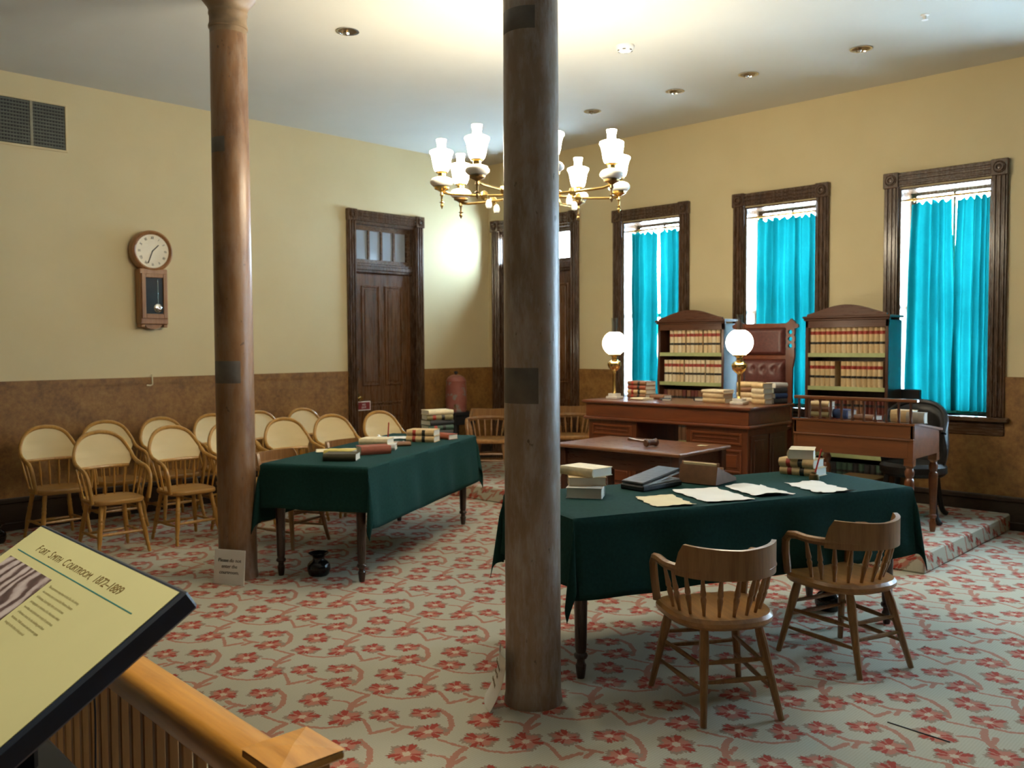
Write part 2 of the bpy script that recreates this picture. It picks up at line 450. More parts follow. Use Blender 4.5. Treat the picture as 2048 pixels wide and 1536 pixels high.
    vine = t.math('LESS_THAN', vd, 0.0)
    # colours
    rib = t.n('ShaderNodeTexWave', wave_type='BANDS', bands_direction='X'); rib.inputs['Scale'].default_value = 26; rib.inputs['Distortion'].default_value = 0.4
    t.L(t.co('Object'), rib.inputs['Vector'])
    fine = t.noise(160, 2)
    ground = t.ramp(t.math('MULTIPLY_ADD', rib.outputs['Fac'], 0.28, t.math('MULTIPLY', fine, 0.6)), [(0.2, (0.47,0.445,0.345)), (0.8, (0.55,0.525,0.42))])
    c = t.mix(vine, ground, (0.46,0.225,0.16))
    pet = t.mix(fringe, (0.50,0.215,0.155), (0.34,0.255,0.19))
    pet = t.mix(redm, pet, (0.40,0.072,0.052))
    pet = t.mix(vein, pet, (0.60,0.50,0.37))
    c = t.mix(fl, c, pet)
    wear = t.ramp(t.noise(0.9, 4), [(0.3, (0.90,0.90,0.90)), (0.7, (1,1,1))])
    t.col(t.mix(1.0, c, wear, 'MULTIPLY')); t.rough(0.95); t.b.inputs['Specular IOR Level'].default_value = 0.08
    t.bump(t.math('ADD', rib.outputs['Fac'], fine), 0.15, 0.003)
    return t.m
M['carpet'] = carpet()

def glass_pane(name, tint=(0.93,0.97,0.96), k=0.08):
    t = NT(name); t.t.nodes.remove(t.b)
    tr = t.n('ShaderNodeBsdfTransparent'); tr.inputs[0].default_value = (*tint, 1)
    gl = t.n('ShaderNodeBsdfGlossy'); gl.inputs['Roughness'].default_value = 0.03
    mx = t.n('ShaderNodeMixShader'); mx.inputs[0].default_value = k
    t.L(tr.outputs[0], mx.inputs[1]); t.L(gl.outputs[0], mx.inputs[2]); t.L(mx.outputs[0], t.out.inputs[0]); return t.m
M['glass'] = glass_pane('clear_glass'); M['chim'] = glass_pane('lamp_chimney_glass', (0.80,0.83,0.86), 0.32)
M['transom'] = plain('transom_glass_hall_reflection', (0.33,0.37,0.42), 0.12, 0.08, 3)  # opaque blue-grey paints in the hallway's reflection on the panes
def curtain_mat():
    t = NT('turquoise_curtain_cotton'); t.t.nodes.remove(t.b)
    wv = t.noise(120, 2); a = t.noise(3, 4)
    f = t.math('MULTIPLY_ADD', wv, 0.35, t.math('MULTIPLY', a, 0.65))
    cd = t.ramp(f, [(0.3, (0.006,0.24,0.27)), (0.7, (0.012,0.34,0.37))])
    ct = t.ramp(f, [(0.3, (0.0006,0.026,0.028)), (0.7, (0.0012,0.038,0.039))])
    d = t.n('ShaderNodeBsdfDiffuse'); tl = t.n('ShaderNodeBsdfTranslucent')
    t.L(cd, d.inputs[0]); t.L(ct, tl.inputs[0])
    mx = t.n('ShaderNodeMixShader'); mx.inputs[0].default_value = 0.5
    t.L(d.outputs[0], mx.inputs[1]); t.L(tl.outputs[0], mx.inputs[2]); t.L(mx.outputs[0], t.out.inputs[0]); return t.m
M['curtain'] = curtain_mat()
def cane_mat():
    t = NT('woven_cane'); 
    a = t.n('ShaderNodeTexWave', wave_type='BANDS', bands_direction='Y'); a.inputs['Scale'].default_value = 38; t.L(t.co(), a.inputs['Vector'])
    b = t.n('ShaderNodeTexWave', wave_type='BANDS', bands_direction='Z'); b.inputs['Scale'].default_value = 38; t.L(t.co(), b.inputs['Vector'])
    f = t.math('MAXIMUM', a.outputs['Fac'], b.outputs['Fac'])
    t.col(t.ramp(f, [(0.25, (0.50,0.36,0.15)), (0.8, (0.79,0.62,0.33))])); t.rough(0.5); t.bump(f, 0.3, 0.003); return t.m
M['cane'] = cane_mat()
M['lampglow'] = emis('glowing_lamp_glass', (1.0,0.86,0.62), LAMP_E)
M['globeglow'] = emis('glowing_globe_glass', (1.0,0.86,0.64), GLOBE_E)

# ------------------------------------------------------------------ room shell
def cells(u0, u1, v0, v1, holes):
    us = sorted({u0, u1}|{min(max(x,u0),u1) for h in holes for x in h[:2]}); vs = sorted({v0, v1}|{min(max(x,v0),v1) for h in holes for x in h[2:]})
    out = []
    for a, b in zip(us[:-1], us[1:]):
        run = None
        for c, d in zip(vs[:-1], vs[1:]):
            m, n = (a+b)/2, (c+d)/2
            hole = any(h[0] < m < h[1] and h[2] < n < h[3] for h in holes)
            if hole:
                if run: out.append((a,b)+tuple(run)); run = None
            else: run = [run[0], d] if run else [c, d]
        if run: out.append((a,b)+tuple(run))
    return out
TH = 0.36
D1 = (6.22, 7.15, 0.0, 3.05)        # door on the left wall: y0,y1,z0,z1 of the opening
D2 = (-8.36, -7.10, 0.0, 3.09)      # double door on the right wall
WZ0, WZ1 = 0.955, 3.01
whole = [(x-0.39, x+0.39, WZ0, WZ1) for x in WINX]
b = MB(); b.box(XL-TH, YB-TH, -0.2, XR+TH, YW+TH, 0.0); floor = struct(b.ob('floor', M['carpet'], smooth=0))
b = MB(); b.box(XL-TH, YB-TH, HC, XR+TH, YW+TH, HC+0.25); struct(b.ob('ceiling', M['ceil'], smooth=0))
def wall_y(name, y, sgn, x0, x1, holes, mat, z0, z1, th):
    b = MB()
    for a, c, d, e in cells(x0, x1, z0, z1, holes): b.box(a, min(y, y+sgn*th), d, c, max(y, y+sgn*th), e)
    return struct(b.ob(name, mat, smooth=0))
def wall_x(name, x, sgn, y0, y1, holes, mat, z0, z1, th):
    b = MB()
    for a, c, d, e in cells(y0, y1, z0, z1, holes): b.box(min(x, x+sgn*th), a, d, max(x, x+sgn*th), c, e)
    return struct(b.ob(name, mat, smooth=0))
wall_y('wall_right', YW, 1, XL-TH, XR+TH, whole+[D2], M['wall'], 0, HC, TH)
wall_x('wall_left', XL, -1, YB-TH, YW, [D1], M['wall'], 0, HC, TH)
wall_y('wall_near', YB, -1, XL-TH, XR+TH, [], M['wall'], 0, HC, TH)
wall_x('wall_far_right', XR, 1, YB, YW, [], M['rear'], 0, HC, TH)
# wainscot with its border strip
WT = 0.014
wall_y('trim_1', YW, -1, XL, XR, [(x-.50, x+.50, WZ0-.04, 4) for x in WINX]+[(D2[0]-.12, D2[1]+.12, 0, 4)], M['wains'], 0.12, HW, WT)
wall_x('trim_2', XL, 1, YB, YW, [(D1[0]-.11, D1[1]+.11, 0, 4)], M['wains'], 0.12, HW, WT)
wall_y('trim_3', YW-WT, -1, XL, XR, [(x-.50, x+.50, WZ0-.04, 4) for x in WINX]+[(D2[0]-.12, D2[1]+.12, 0, 4)], M['wains'], 1.245, HW, 0.008)
wall_x('trim_4', XL+WT, 1, YB, YW, [(D1[0]-.11, D1[1]+.11, 0, 4)], M['wains'], 1.245, HW, 0.008)
wall_y('trim_5', YB, 1, XL, XR, [], M['wains'], 0.12, HW, WT)
wall_x('trim_7', XR, -1, YB, YW, [], M['wains'], 0.12, HW, WT)
# baseboards with a cap moulding
def baseboard_y(name, y, sgn, spans):
    b = MB()
    for x0, x1 in spans:
        b.box(x0, min(y,y+sgn*.03), 0, x1, max(y,y+sgn*.03), .24, .004)
        b.box(x0, min(y,y+sgn*.05), .24, x1, max(y,y+sgn*.05), .285, .008)
        b.box(x0, min(y,y+sgn*.042), 0, x1, max(y,y+sgn*.042), .07, .006)
    return struct(b.ob(name, M['base']))
def baseboard_x(name, x, sgn, spans):
    b = MB()
    for y0, y1 in spans:
        b.box(min(x,x+sgn*.03), y0, 0, max(x,x+sgn*.03), y1, .24, .004)
        b.box(min(x,x+sgn*.05), y0, .24, max(x,x+sgn*.05), y1, .285, .008)
        b.box(min(x,x+sgn*.042), y0, 0, max(x,x+sgn*.042), y1, .07, .006)
    return struct(b.ob(name, M['base']))
baseboard_y('baseboard_right', YW, -1, [(XL, D2[0]-.13), (D2[1]+.13, XR)])
baseboard_x('baseboard_left', XL, 1, [(YB, D1[0]-.12), (D1[1]+.12, YW)])
baseboard_y('baseboard_near', YB, 1, [(XL, XR)])
# platform (carpeted dais)
b = MB(); b.box(PLAT_X0, PLAT_Y, 0, PLAT_X1, YW-.05, PLAT_H, .012); plat = struct(b.ob('trim_6', M['carpet']))
# dark seam in the carpet
b = MB(); b.tube([(-1.441,3.759,.001),(-1.305,3.747,.0015),(-1.186,3.739,.001)], .0035, 6); o = b.ob('carpet_seam', M['blackm']); o.parent = floor

# ------------------------------------------------------------------ windows
def casing(b, x0, x1, z0, z1, y, w, proud, sgn=-1):
    ya, yb = sorted((y, y+sgn*proud)); yc, yd = sorted((y, y+sgn*(proud+.012)))
    for a, c in ((x0, x0+w), (x1-w, x1)):
        b.box(a, ya, z0, c, yb, z1-w, .006)
        b.box(a+.018, yc, z0, a+.038, yd, z1-w, .004); b.box(c-.038, yc, z0, c-.018, yd, z1-w, .004); b.box(a+.052, yc, z0, c-.052, yd, z1-w, .005)
    b.box(x0+w, ya, z1-w, x1-w, yb, z1, .006)
    b.box(x0+w, yc, z1-.038, x1-w, yd, z1-.018, .004); b.box(x0+w, yc, z1-w+.018, x1-w, yd, z1-w+.038, .004); b.box(x0+w, yc, z1-w+.052, x1-w, yd, z1-.052, .005)
def window(i, x):
    root = bpy.data.objects.new('window_%d' % i, None); COL.objects.link(root); struct(root); root.location = (x, YW, 0)
    b = MB(); casing(b, -.52, .52, WZ0, 3.15, 0, .13, .032); b.ob('casing', M['trim'], root)
    for s in (-1, 1):
        bl = MB(); xa = s*.455; bl.box(xa-.07, -.052, 3.015, xa+.07, 0, 3.155, .006)
        bl.lathe([(.0,.006),(.014,.004),(.018,-.004),(.024,.012),(.034,.012),(.040,-.004),(.05,.004),(.054,-.008)], 20, Matrix.Translation((xa,-.054,3.085)) @ Matrix.Rotation(PI/2,4,'X'))
        bl.ob('corner_block', M['trim'], root)
    b = MB(); b.box(-.39, 0, WZ0, -.372, .33, WZ1); b.box(.372, 0, WZ0, .39, .33, WZ1); b.box(-.372, 0, WZ1-.018, .372, .33, WZ1); b.ob('reveal', M['trim'], root)
    b = MB(); b.box(-.56, -.075, WZ0-.04, .56, .01, WZ0, .008); b.box(-.39, 0, WZ0-.02, .39, .33, WZ0); b.ob('sill', M['trim_h'], root)
    b = MB(); b.box(-.52, -.028, WZ0-.16, .52, 0, WZ0-.04, .006); b.ob('apron', M['trim_h'], root)
    zm = 1.93
    for z0, z1, yy in ((WZ0, zm+.02, .22), (zm-.02, WZ1-.018, .26)):
        b = MB(); b.box(-.372, yy, z0, -.33, yy+.035, z1); b.box(.33, yy, z0, .372, yy+.035, z1); b.box(-.33, yy, z0, .33, yy+.035, z0+.05); b.box(-.33, yy, z1-.028, .33, yy+.035, z1); b.box(-.012, yy+.005, z0+.05, .012, yy+.03, z1-.028)
        sash = b.ob('sash', M['trim'], root)
        for s in (-1, 1):
            g = MB(); xa, xb = sorted((s*.012, s*.33)); g.box(xa, yy+.015, z0+.05, xb, yy+.019, z1-.028); g.ob('pane', M['glass'], sash, smooth=0)
for i, x in enumerate(WINX): window(i+1, x)

CY = YW+.085
def curtain_panel(x0t, x1t, x0b, x1b, zt, zb, nf, seed, label, amp=.044, mid=None):
    rnd = random.Random(seed); ph = rnd.uniform(0, 6)
    def fn(u, v):
        z = zt+(zb-zt)*v
        k = v**.8
        bulge = math.sin(PI*v)*(mid or 0)
        xa = x0t+(x0b-x0t)*k+bulge; xb = x1t+(x1b-x1t)*k
        w = u+.010*math.sin(5*v+ph)*math.sin(PI*u)
        x = xa+(xb-xa)*w
        a = amp*(.55+.45*v)*(1+.45*math.sin(11*u+ph))
        y = CY+a*math.sin(2*PI*nf*(u+.05*math.sin(6*u+ph))+ph+.7*math.sin(2.2*v+ph))+.006*math.sin(13*v+9*u)
        if v < .03: z += .016*math.cos(2*PI*nf*u+ph)
        return (x, y, z)
    b = MB(); b.grid(fn, 72, 26); o = b.ob('window_curtain', M['curtain'], smooth=1.2, fix=False)
    return tag(o, label, 'curtain', 'turquoise window curtains')
curt = [  # per window: two panels; first three unseen, added to cut the daylight
 (1.80, (-.34,.03,-.36,.03,5), (.03,.368,.02,.368,4), 'last unseen window beyond the right edge of the photo'),
 (0.20, (-.02,.20,-.02,.20,4), (.18,.368,.18,.368,3), 'second unseen window beyond the right edge of the photo'),
 (-1.40, (-.16,.12,-.16,.12,4), (.11,.368,.11,.368,3), 'unseen window just beyond the right edge of the photo'),
 (-5.94, (-.315,.045,-.305,.05,5), (.075,.368,.03,.368,4), 'window beside the double door'),
 (-4.36, (-.30,.13,-.33,.12,5), (.10,.368,.13,.368,4), 'middle window of the three, between the bookcases'),
 (-2.79, (-.30,.045,-.365,.09,5), (.085,.37,.05,.37,5), 'window at the right edge, behind the spindle-rail desk')]
for i, (x, a, c, where) in enumerate(curt):
    curtain_panel(x+a[0], x+a[1], x+a[2], x+a[3], 2.875, .99, a[4], i*7+1, 'left turquoise curtain panel in the '+where)
    curtain_panel(x+c[0], x+c[1], x+c[2], x+c[3], 2.875, .99, c[4], i*7+4, 'right turquoise curtain panel in the '+where, mid=(.03 if i == 3 else 0))
    t = thing('curtain_rod', 'thin brass curtain rod across the '+where, 'curtain rod', (x, CY, 2.91), group='brass curtain rods')
    b = MB(); b.tube([(-.37,0,0),(.37,0,0)], .012, 8); b.ob('rod', M['brass'], t)
    for k in range(9):
        xx = -.29+k*.078
        b = MB(); b.tube([(xx, .016*math.cos(a_), .016*math.sin(a_)-.004) for a_ in [2*PI*j/10 for j in range(10)]], .003, 5, closed=True, up=(1,0,0)); b.ob('curtain_ring', M['brass'], t)

# ------------------------------------------------------------------ doors
def panel_relief(b, x0, x1, z0, z1, y, s):   # raised panel with sunk margin, on plane y, towards s
    ya, yb = sorted((y, y+s*.012)); b.box(x0, ya, z0, x0+.02, yb, z1, .004); b.box(x1-.02, ya, z0, x1, yb, z1, .004)
    b.box(x0+.02, ya, z0, x1-.02, yb, z0+.02, .004); b.box(x0+.02, ya, z1-.02, x1-.02, yb, z1, .004)
    ya, yb = sorted((y-s*.002, y+s*.008)); b.box(x0+.045, ya, z0+.045, x1-.045, yb, z1-.045, .006)
# door_1 is drawn in a local frame: x along the wall (left to right seen from the room), -y into the room
def door_local(root, W_, opening_h, leaf_h, npanes, double, glassmat, cas_w, mats):
    h = W_/2
    b = MB(); casing(b, -h-cas_w+.02, h+cas_w-.02, 0, opening_h+cas_w, 0, cas_w, .034); b.ob('casing', mats[0], root)
    for s in (-1, 1):
        bl = MB(); xa = s*(h+cas_w/2-.02); zc = opening_h+cas_w/2
        bl.box(xa-cas_w*.54, -.056, zc-cas_w*.54, xa+cas_w*.54, 0, zc+cas_w*.54, .006)
        bl.lathe([(.0,.006),(.014,.004),(.018,-.004),(.024,.012),(.034,.012),(.040,-.004),(.05,.004),(.054,-.008)], 20, Matrix.Translation((xa,-.058,zc)) @ Matrix.Rotation(PI/2,4,'X'))
        bl.ob('corner_block', mats[0], root)
    b = MB(); b.box(-h, 0, 0, -h+.03, .30, opening_h); b.box(h-.03, 0, 0, h, .30, opening_h); b.box(-h+.03, 0, opening_h-.03, h-.03, .30, opening_h)
    b.box(-h+.03, .03, leaf_h, h-.03, .16, leaf_h+.11, .006); b.box(-h+.03, .015, leaf_h+.03, h-.03, .03, leaf_h+.08, .006); b.ob('door_frame', mats[0], root)
    z0, z1 = leaf_h+.11, opening_h-.03
    b = MB(); b.box(-h+.03, .07, z0, -h+.085, .12, z1); b.box(h-.085, .07, z0, h-.03, .12, z1); b.box(-h+.085, .07, z0, h-.085, .12, z0+.05); b.box(-h+.085, .07, z1-.06, h-.085, .12, z1)
    pw = (2*h-.17)/npanes
    for k in range(1, npanes): b.box(-h+.085+k*pw-.014, .075, z0+.05, -h+.085+k*pw+.014, .115, z1-.06)
    tr = b.ob('transom_frame', mats[1], root)
    for k in range(npanes):
        g = MB(); g.box(-h+.085+k*pw+.010, .092, z0+.05, -h+.085+(k+1)*pw-.010, .098, z1-.06); g.ob('pane', glassmat, tr, smooth=0)
    leaves = [(-h+.03, h-.03)] if not double else [(-h+.03, -.002), (.002, h-.03)]
    for li, (a, c) in enumerate(leaves):
        lf = MB(); lf.box(a, .08, .01, c, .12, leaf_h, .003)
        w = c-a; st = .13 if not double else .1
        cols = [(a+st, a+w/2-.04), (a+w/2+.04, c-st)] if not double else [(a+st, c-st)]
        for y_, s in ((.08, -1),):
            for p0, p1 in cols:
                panel_relief(lf, p0, p1, 1.12, leaf_h-.15, y_, s)
                panel_relief(lf, p0, p1, .16, .62, y_, s)
            panel_relief(lf, a+st, c-st, .70, .92, y_, s)
        leaf = lf.ob('door_leaf', mats[2], root)
        hx = a+.06 if li == 0 else a+.05
        if double and li == 0: continue
        hd = MB(); hd.lathe([(.0,.075),(.018,.073),(.027,.062),(.027,.05),(.014,.04),(.010,.02),(.010,.0)], 14, Matrix.Translation((hx,.075,.98)) @ Matrix.Rotation(PI/2,4,'X'))
        hd.box(hx-.022, .072, .86, hx+.022, .08, 1.03, .003); hd.ob('door_knob', M['brass'], leaf)
        kh = MB(); kh.lathe([(.0,.012),(.012,.01),(.016,.0)], 12, Matrix.Translation((hx,.08,1.32)) @ Matrix.Rotation(PI/2,4,'X')); kh.ob('lock_cylinder', M['brass'], leaf)
    return leaf
r1 = bpy.data.objects.new('door_1', None); COL.objects.link(r1); struct(r1)
r1.location = (XL, (D1[0]+D1[1])/2, 0); r1.rotation_euler = (0, 0, PI/2)
door_local(r1, D1[1]-D1[0], D1[3], 2.46, 4, False, M['transom'], .125, (M['trim'], M['trim_hy'], M['door']))
bk = MB(); bk.box(XL-TH-.05, D1[0]-.2, 0, XL-TH, D1[1]+.2, 3.3); o = struct(bk.ob('wall_hall', M['wall'], smooth=0))
r2 = bpy.data.objects.new('door_2', None); COL.objects.link(r2); struct(r2)
r2.location = ((D2[0]+D2[1])/2, YW, 0)
door_local(r2, D2[1]-D2[0], D2[3], 2.52, 4, True, M['glass'], .135, (M['trim'], M['trim_h'], M['door']))

# ------------------------------------------------------------------ text helper
def text_mesh(body, size, mat, name='lettering', sx=1.0, shear=0.0, align='LEFT', ext=0.0004, space=1.0, lines=1.0):
    cu = bpy.data.curves.new(name, 'FONT'); cu.body = body; cu.size = size; cu.shear = shear; cu.align_x = align
    cu.extrude = ext; cu.space_character = space; cu.space_line = lines; cu.resolution_u = 3
    o = bpy.data.objects.new(name, cu); COL.objects.link(o)
    bpy.context.view_layer.update()
    me = bpy.data.meshes.new_from_object(o.evaluated_get(bpy.context.evaluated_depsgraph_get()))
    bpy.data.objects.remove(o)
    me.transform(Matrix.Diagonal((sx, 1, 1, 1))); me.name = name
    me.materials.clear(); me.materials.append(mat)
    o = bpy.data.objects.new(name, me); COL.objects.link(o); return o
def text_lines(lines, size, lead, mat, parent, mw, **kw):
    for i, ln in enumerate(lines):
        o = text_mesh(ln, size, mat, **kw); o.parent = parent; o.matrix_local = mw @ Matrix.Translation((0, -i*lead, 0))
M['ink'] = plain('black_ink', (0.015,0.015,0.018), 0.7)
M['bodyink'] = plain('faint_brown_ink', (0.26,0.22,0.09), 0.7)
M['brownink'] = plain('brown_ink', (0.16,0.10,0.02), 0.7)
M['signred'] = plain('maroon_sign', (0.20,0.012,0.015), 0.5)
# small maroon sign on the left-wall door
sg = thing('door_sign', 'small maroon sign with white lettering and white border on left-wall door', 'sign', (XL-.068, 6.385, .885), PI/2)
b = MB(); b.box(-.10, -.004, -.055, .10, .0, .055, .002); b.ob('border', M['white'], sg)
b = MB(); b.box(-.088, -.0065, -.043, .088, -.004, .043); b.ob('face', M['signred'], sg)
text_lines(['NO', 'EXIT'], .032, .034, M['white'], sg, Matrix.Translation((0,-.0075,.005)) @ Matrix.Rotation(PI/2,4,'X'), align='CENTER', ext=.0006)

# ------------------------------------------------------------------ columns
def column(label, x, y, r, mat, name='round_column'):
    t = thing(name, label, 'column', (x, y, 0))
    b = MB(); b.lathe([(r*1.06,0),(r*1.05,.02),(r*1.01,.05),(r,.3),(r,1.6),(r*.965,3.0),(r*.95,3.70)], 40); b.ob('shaft', mat, t)
    b = MB(); b.lathe([(r*.95,3.69),(r*.95,3.735),(r*1.01,3.74),(r*1.015,3.755),(r*.98,3.765),(r*.96,3.78),(r*.96,3.82),(r*1.0,3.83),(r*1.0,3.845),(r*.98,3.855),(r*1.05,3.88),(r*1.2,3.905),(r*1.35,3.93),(r*1.42,3.94),(r*1.42,HC)], 40); b.ob('capital', M['colcap'], t)
    return t
def patch(t, r, a0, a1, z0, z1):
    b = MB(); n = 8
    for_in = [(r*1.004, z0), (r*1.012, z0+.002), (r*1.012, z1-.002), (r*1.004, z1)]
    b.lathe(for_in, n, None, a0, a1); b.ob('repair_patch', M['patch'], t)
RM, RL = .124, .128
cm = column('worn brown round column nearest the camera, in front of the right cloth table', -2.69, 2.91, RM, M['col_near'])
toc = math.atan2(-2.91, 2.69)
patch(cm, RM, toc-1.35, toc+.22, 1.345, 1.50); patch(cm, RM*.965, toc-1.35, toc+.15, 2.94, 3.035)
cl = column('worn brown round column on the left, before the cane-backed chairs', -5.64, 3.09, RL, M['col_left'])
toc2 = math.atan2(-3.09, 5.64)
patch(cl, RL, toc2-1.3, toc2+.3, 1.35, 1.50)
patch(cl, RL*.97, toc2-1.3, toc2-.3, 2.90, 3.0)

# ------------------------------------------------------------------ chairs
LEGP = [(0,.013),(.06,.016),(.12,.013),(.14,.018),(.17,.018),(.19,.014),(.36,.021),(.46,.022),(.60,.019),(.62,.022),(.65,.022),(.67,.018),(.70,.021),(.73,.021),(.75,.017),(.90,.021),(1,.017)]
LEGB = [(0,.014),(.1,.015),(.5,.019),(.78,.023),(.9,.021),(1,.018)]
SPIN = [(0,.006),(.1,.0075),(.3,.0085),(.42,.0115),(.5,.009),(.58,.0115),(.72,.0085),(.9,.007),(1,.006)]
SPINB = [(0,.008),(.12,.009),(.3,.0125),(.4,.015),(.46,.0105),(.52,.015),(.62,.0125),(.85,.009),(1,.008)]
def make_cane_chair():
    t = thing('cane_chair', 'x', 'chair')
    hoop = bez([(.165,.245,.415),(.170,.262,.52),(.150,.270,.60),(.085,.272,.648),(-.02,.268,.668),(-.13,.262,.70),(-.195,.243,.775),(-.235,.185,.862),(-.252,.10,.908),(-.256,0,.922)], 5)
    path = [(p.x, p.y, p.z) for p in hoop]; path = path+[(x,-y,z) for x, y, z in path[-2::-1]]
    b = MB(); b.tube(path, .0165, 8, up=(0,0,1)); b.ob('bow', M['golden'], t)
    # cane field inside the hoop
    hp = [(p.x, p.y, p.z) for p in hoop if p.z > .66 and p.x < -.01]
    def hw(z):
        for (xa,ya,za),(xb,yb,zb) in zip(hp[:-1], hp[1:]):
            if za <= z <= zb:
                k = (z-za)/max(zb-za,1e-6); return ya+(yb-ya)*k, xa+(xb-xa)*k
        return (0.0, -.256) if z > .9 else (.255, -.11)
    zb = .655
    def bx(z): return -.150-(z-.60)*.34
    def fn(u, v):
        z = zb+(.919-zb)*v; w, hx = hw(max(z,.672)); y = w*(2*u-1)
        if z < .75: w2 = .262-.05*max(0,(.72-z)/.07); w = min(w, w2); y = w*(2*u-1)
        edge = (2*u-1)**2
        x = bx(z)*(1-edge**2)+edge**2*max(hx, bx(z)+.0) if z > .75 else bx(z)+.03*edge
        return (x-.0, y, z)
    b = MB(); b.grid(fn, 14, 12); b.grid(lambda u, v: tuple(Vector(fn(u,v))+Vector((-.006,0,0))), 14, 12); b.ob('cane_back', M['cane'], t, smooth=1.2, fix=False)
    rl = [(-.172+.03*(k/6)**2, .215*k/6, .650) for k in range(-6, 7)]
    b = MB(); b.tube(rl, .0135, 8); b.ob('back_rail', M['golden'], t)
    for k in range(-2, 3):
        b = MB(); b.turned((-.150+.012*(k/2)**2, .080*k, .425), (-.170+.03*(k/2.3)**2, .09*k, .648), SPIN, 8); b.ob('spindle', M['golden'], t)
    for s in (-1, 1):
        for x0, x1 in ((-.075,-.10), (.005,-.005), (.085,.085)):
            b = MB(); b.turned((x0, s*.218, .425), (x1, s*.268, .655), SPIN, 8); b.ob('spindle', M['golden'], t)
    seat = [(.205*math.copysign(abs(math.cos(a))**.55, math.cos(a)), .232*math.copysign(abs(math.sin(a))**.55, math.sin(a))) for a in [2*PI*i/28 for i in range(28)]]
    b = MB(); b.prism([(x+.005, y) for x, y in seat], .393, .430, None, .010); b.ob('seat', M['golden_seat'], t)
    for sx in (-1, 1):
        for sy in (-1, 1):
            b = MB(); b.turned((sx*.215-.0, sy*.222, 0), (sx*.145, sy*.16, .395), LEGP, 10); b.ob('leg', M['golden'], t)
    def leg_at(sx, sy, z): k = z/.395; return (sx*(.215-.07*k), sy*(.222-.062*k), z)
    for z, pairs in ((.17, (((1,-1),(1,1)),)), (.13, (((-1,-1),(-1,1)),)), (.15, (((-1,-1),(1,-1)), ((-1,1),(1,1))))):
        for a, c in pairs:
            b = MB(); b.turned(leg_at(*a, z), leg_at(*c, z), [(0,.008),(.25,.011),(.5,.014),(.75,.011),(1,.008)], 8); b.ob('stretcher', M['golden'], t)
    for o in t.children:
        o.data.transform(Matrix.Diagonal((1,.87,1,1)))
    return t
def make_barrel_chair(mw, ms):
    t = thing('barrel_chair', 'x', 'chair')
    n = 36
    def U(a):   # plan curve of the rail, a = 0 at back centre
        s = math.sin(a); c = math.cos(a)
        return (-.235*c+.0, .268*s)
    pts = []
    for i in range(n+1):
        a = (i/n-.5)*PI*1.04; x, y = U(a)
        lean = .005*max(0, math.cos(a)); pts.append((x-lean, y, .632+.006*math.cos(a)))
    fr = [(.085,.268,.637),(.135,.266,.630),(.165,.262,.598),(.174,.252,.53),(.172,.238,.425)]
    L = [(x,-y,z) for x,y,z in fr[::-1]]+pts+[(x,y,z) for x,y,z in fr]
    b = MB(); b.tube(L, .021, 8, up=(0,0,1)); b.ob('arm_bow', mw, t)
    cp = []; z0 = []; z1 = []
    m = 26
    for i in range(m+1):
        a = (i/m-.5)*PI*.78; x, y = U(a); cp.append((x-.012*math.cos(a)-.004, y*1.01, 0)); z0.append(.606)
        e = abs(i/m-.5)*2; z1.append(.635+(.098+.014*e)*min(1, (1-e)/.14)**.7 if e > .86 else .733+.014*e)
    b = MB(); b.sweep_rect(cp, .0115, z0, z1); b.ob('crest_rail', mw, t, smooth=0.9)
    for k in range(11):
        a = (k/10-.5)*PI*1.06; x, y = U(a)
        bx_, by_ = x*.80+.012, y*.80
        ln = .0
        b = MB(); b.turned((bx_, by_, .43), (x-ln, y, .628), SPINB, 8); b.ob('spindle', mw, t)
    seat = []
    for i in range(32):
        a = 2*PI*i/32; c, s = math.cos(a), math.sin(a)
        if c > 0: x = .215*abs(c)**.35; y = .262*math.copysign(abs(s)**.45, s)
        else: x = -.235*abs(c)**.9; y = .262*math.copysign(abs(s)**.8, s)
        seat.append((x, y))
    b = MB(); b.prism(seat, .385, .430, None, .014); st = b.ob('seat', ms, t)
    F = {(1,-1):((.225,-.232),(.15,-.165)), (1,1):((.225,.232),(.15,.165)), (-1,-1):((-.265,-.185),(-.15,-.13)), (-1,1):((-.265,.185),(-.15,.13))}
    for k, (f, g) in F.items():
        b = MB(); b.turned((f[0], f[1], 0), (g[0], g[1], .39), LEGB, 10); b.ob('leg', mw, t)
    def la(k, z): f, g = F[k]; q = z/.39; return (f[0]+(g[0]-f[0])*q, f[1]+(g[1]-f[1])*q, z)
    for z, a, c in ((.20,(1,-1),(1,1)), (.27,(1,-1),(1,1)), (.17,(-1,-1),(-1,1)), (.245,(-1,-1),(-1,1)), (.13,(1,-1),(-1,-1)), (.225,(1,-1),(-1,-1)), (.13,(1,1),(-1,1)), (.225,(1,1),(-1,1))):
        b = MB(); b.turned(la(a, z), la(c, z), [(0,.008),(.3,.011),(.5,.0125),(.7,.011),(1,.008)], 8); b.ob('stretcher', mw, t)
    for o in t.children:
        k_ = .955 if o.name.startswith('leg') else .90
        o.data.transform(Matrix.Diagonal((1,k_,1,1)))
    return t
cane = make_cane_chair()
frow = [2.82, 3.42, 3.94, 4.48, 5.01, 5.60]; brow = [2.70, 3.24, 3.76, 4.29, 4.82, 5.34]
fl_lab = ['front row cane-backed armchair nearest the information panel', 'second front row cane-backed armchair, just left of the left column',
          'front row cane-backed armchair mostly hidden behind the left column', 'front row cane-backed armchair just right of the left column',
          'fifth front row cane-backed armchair, behind the left cloth table', 'front row cane-backed armchair nearest the door, overlapping the door']
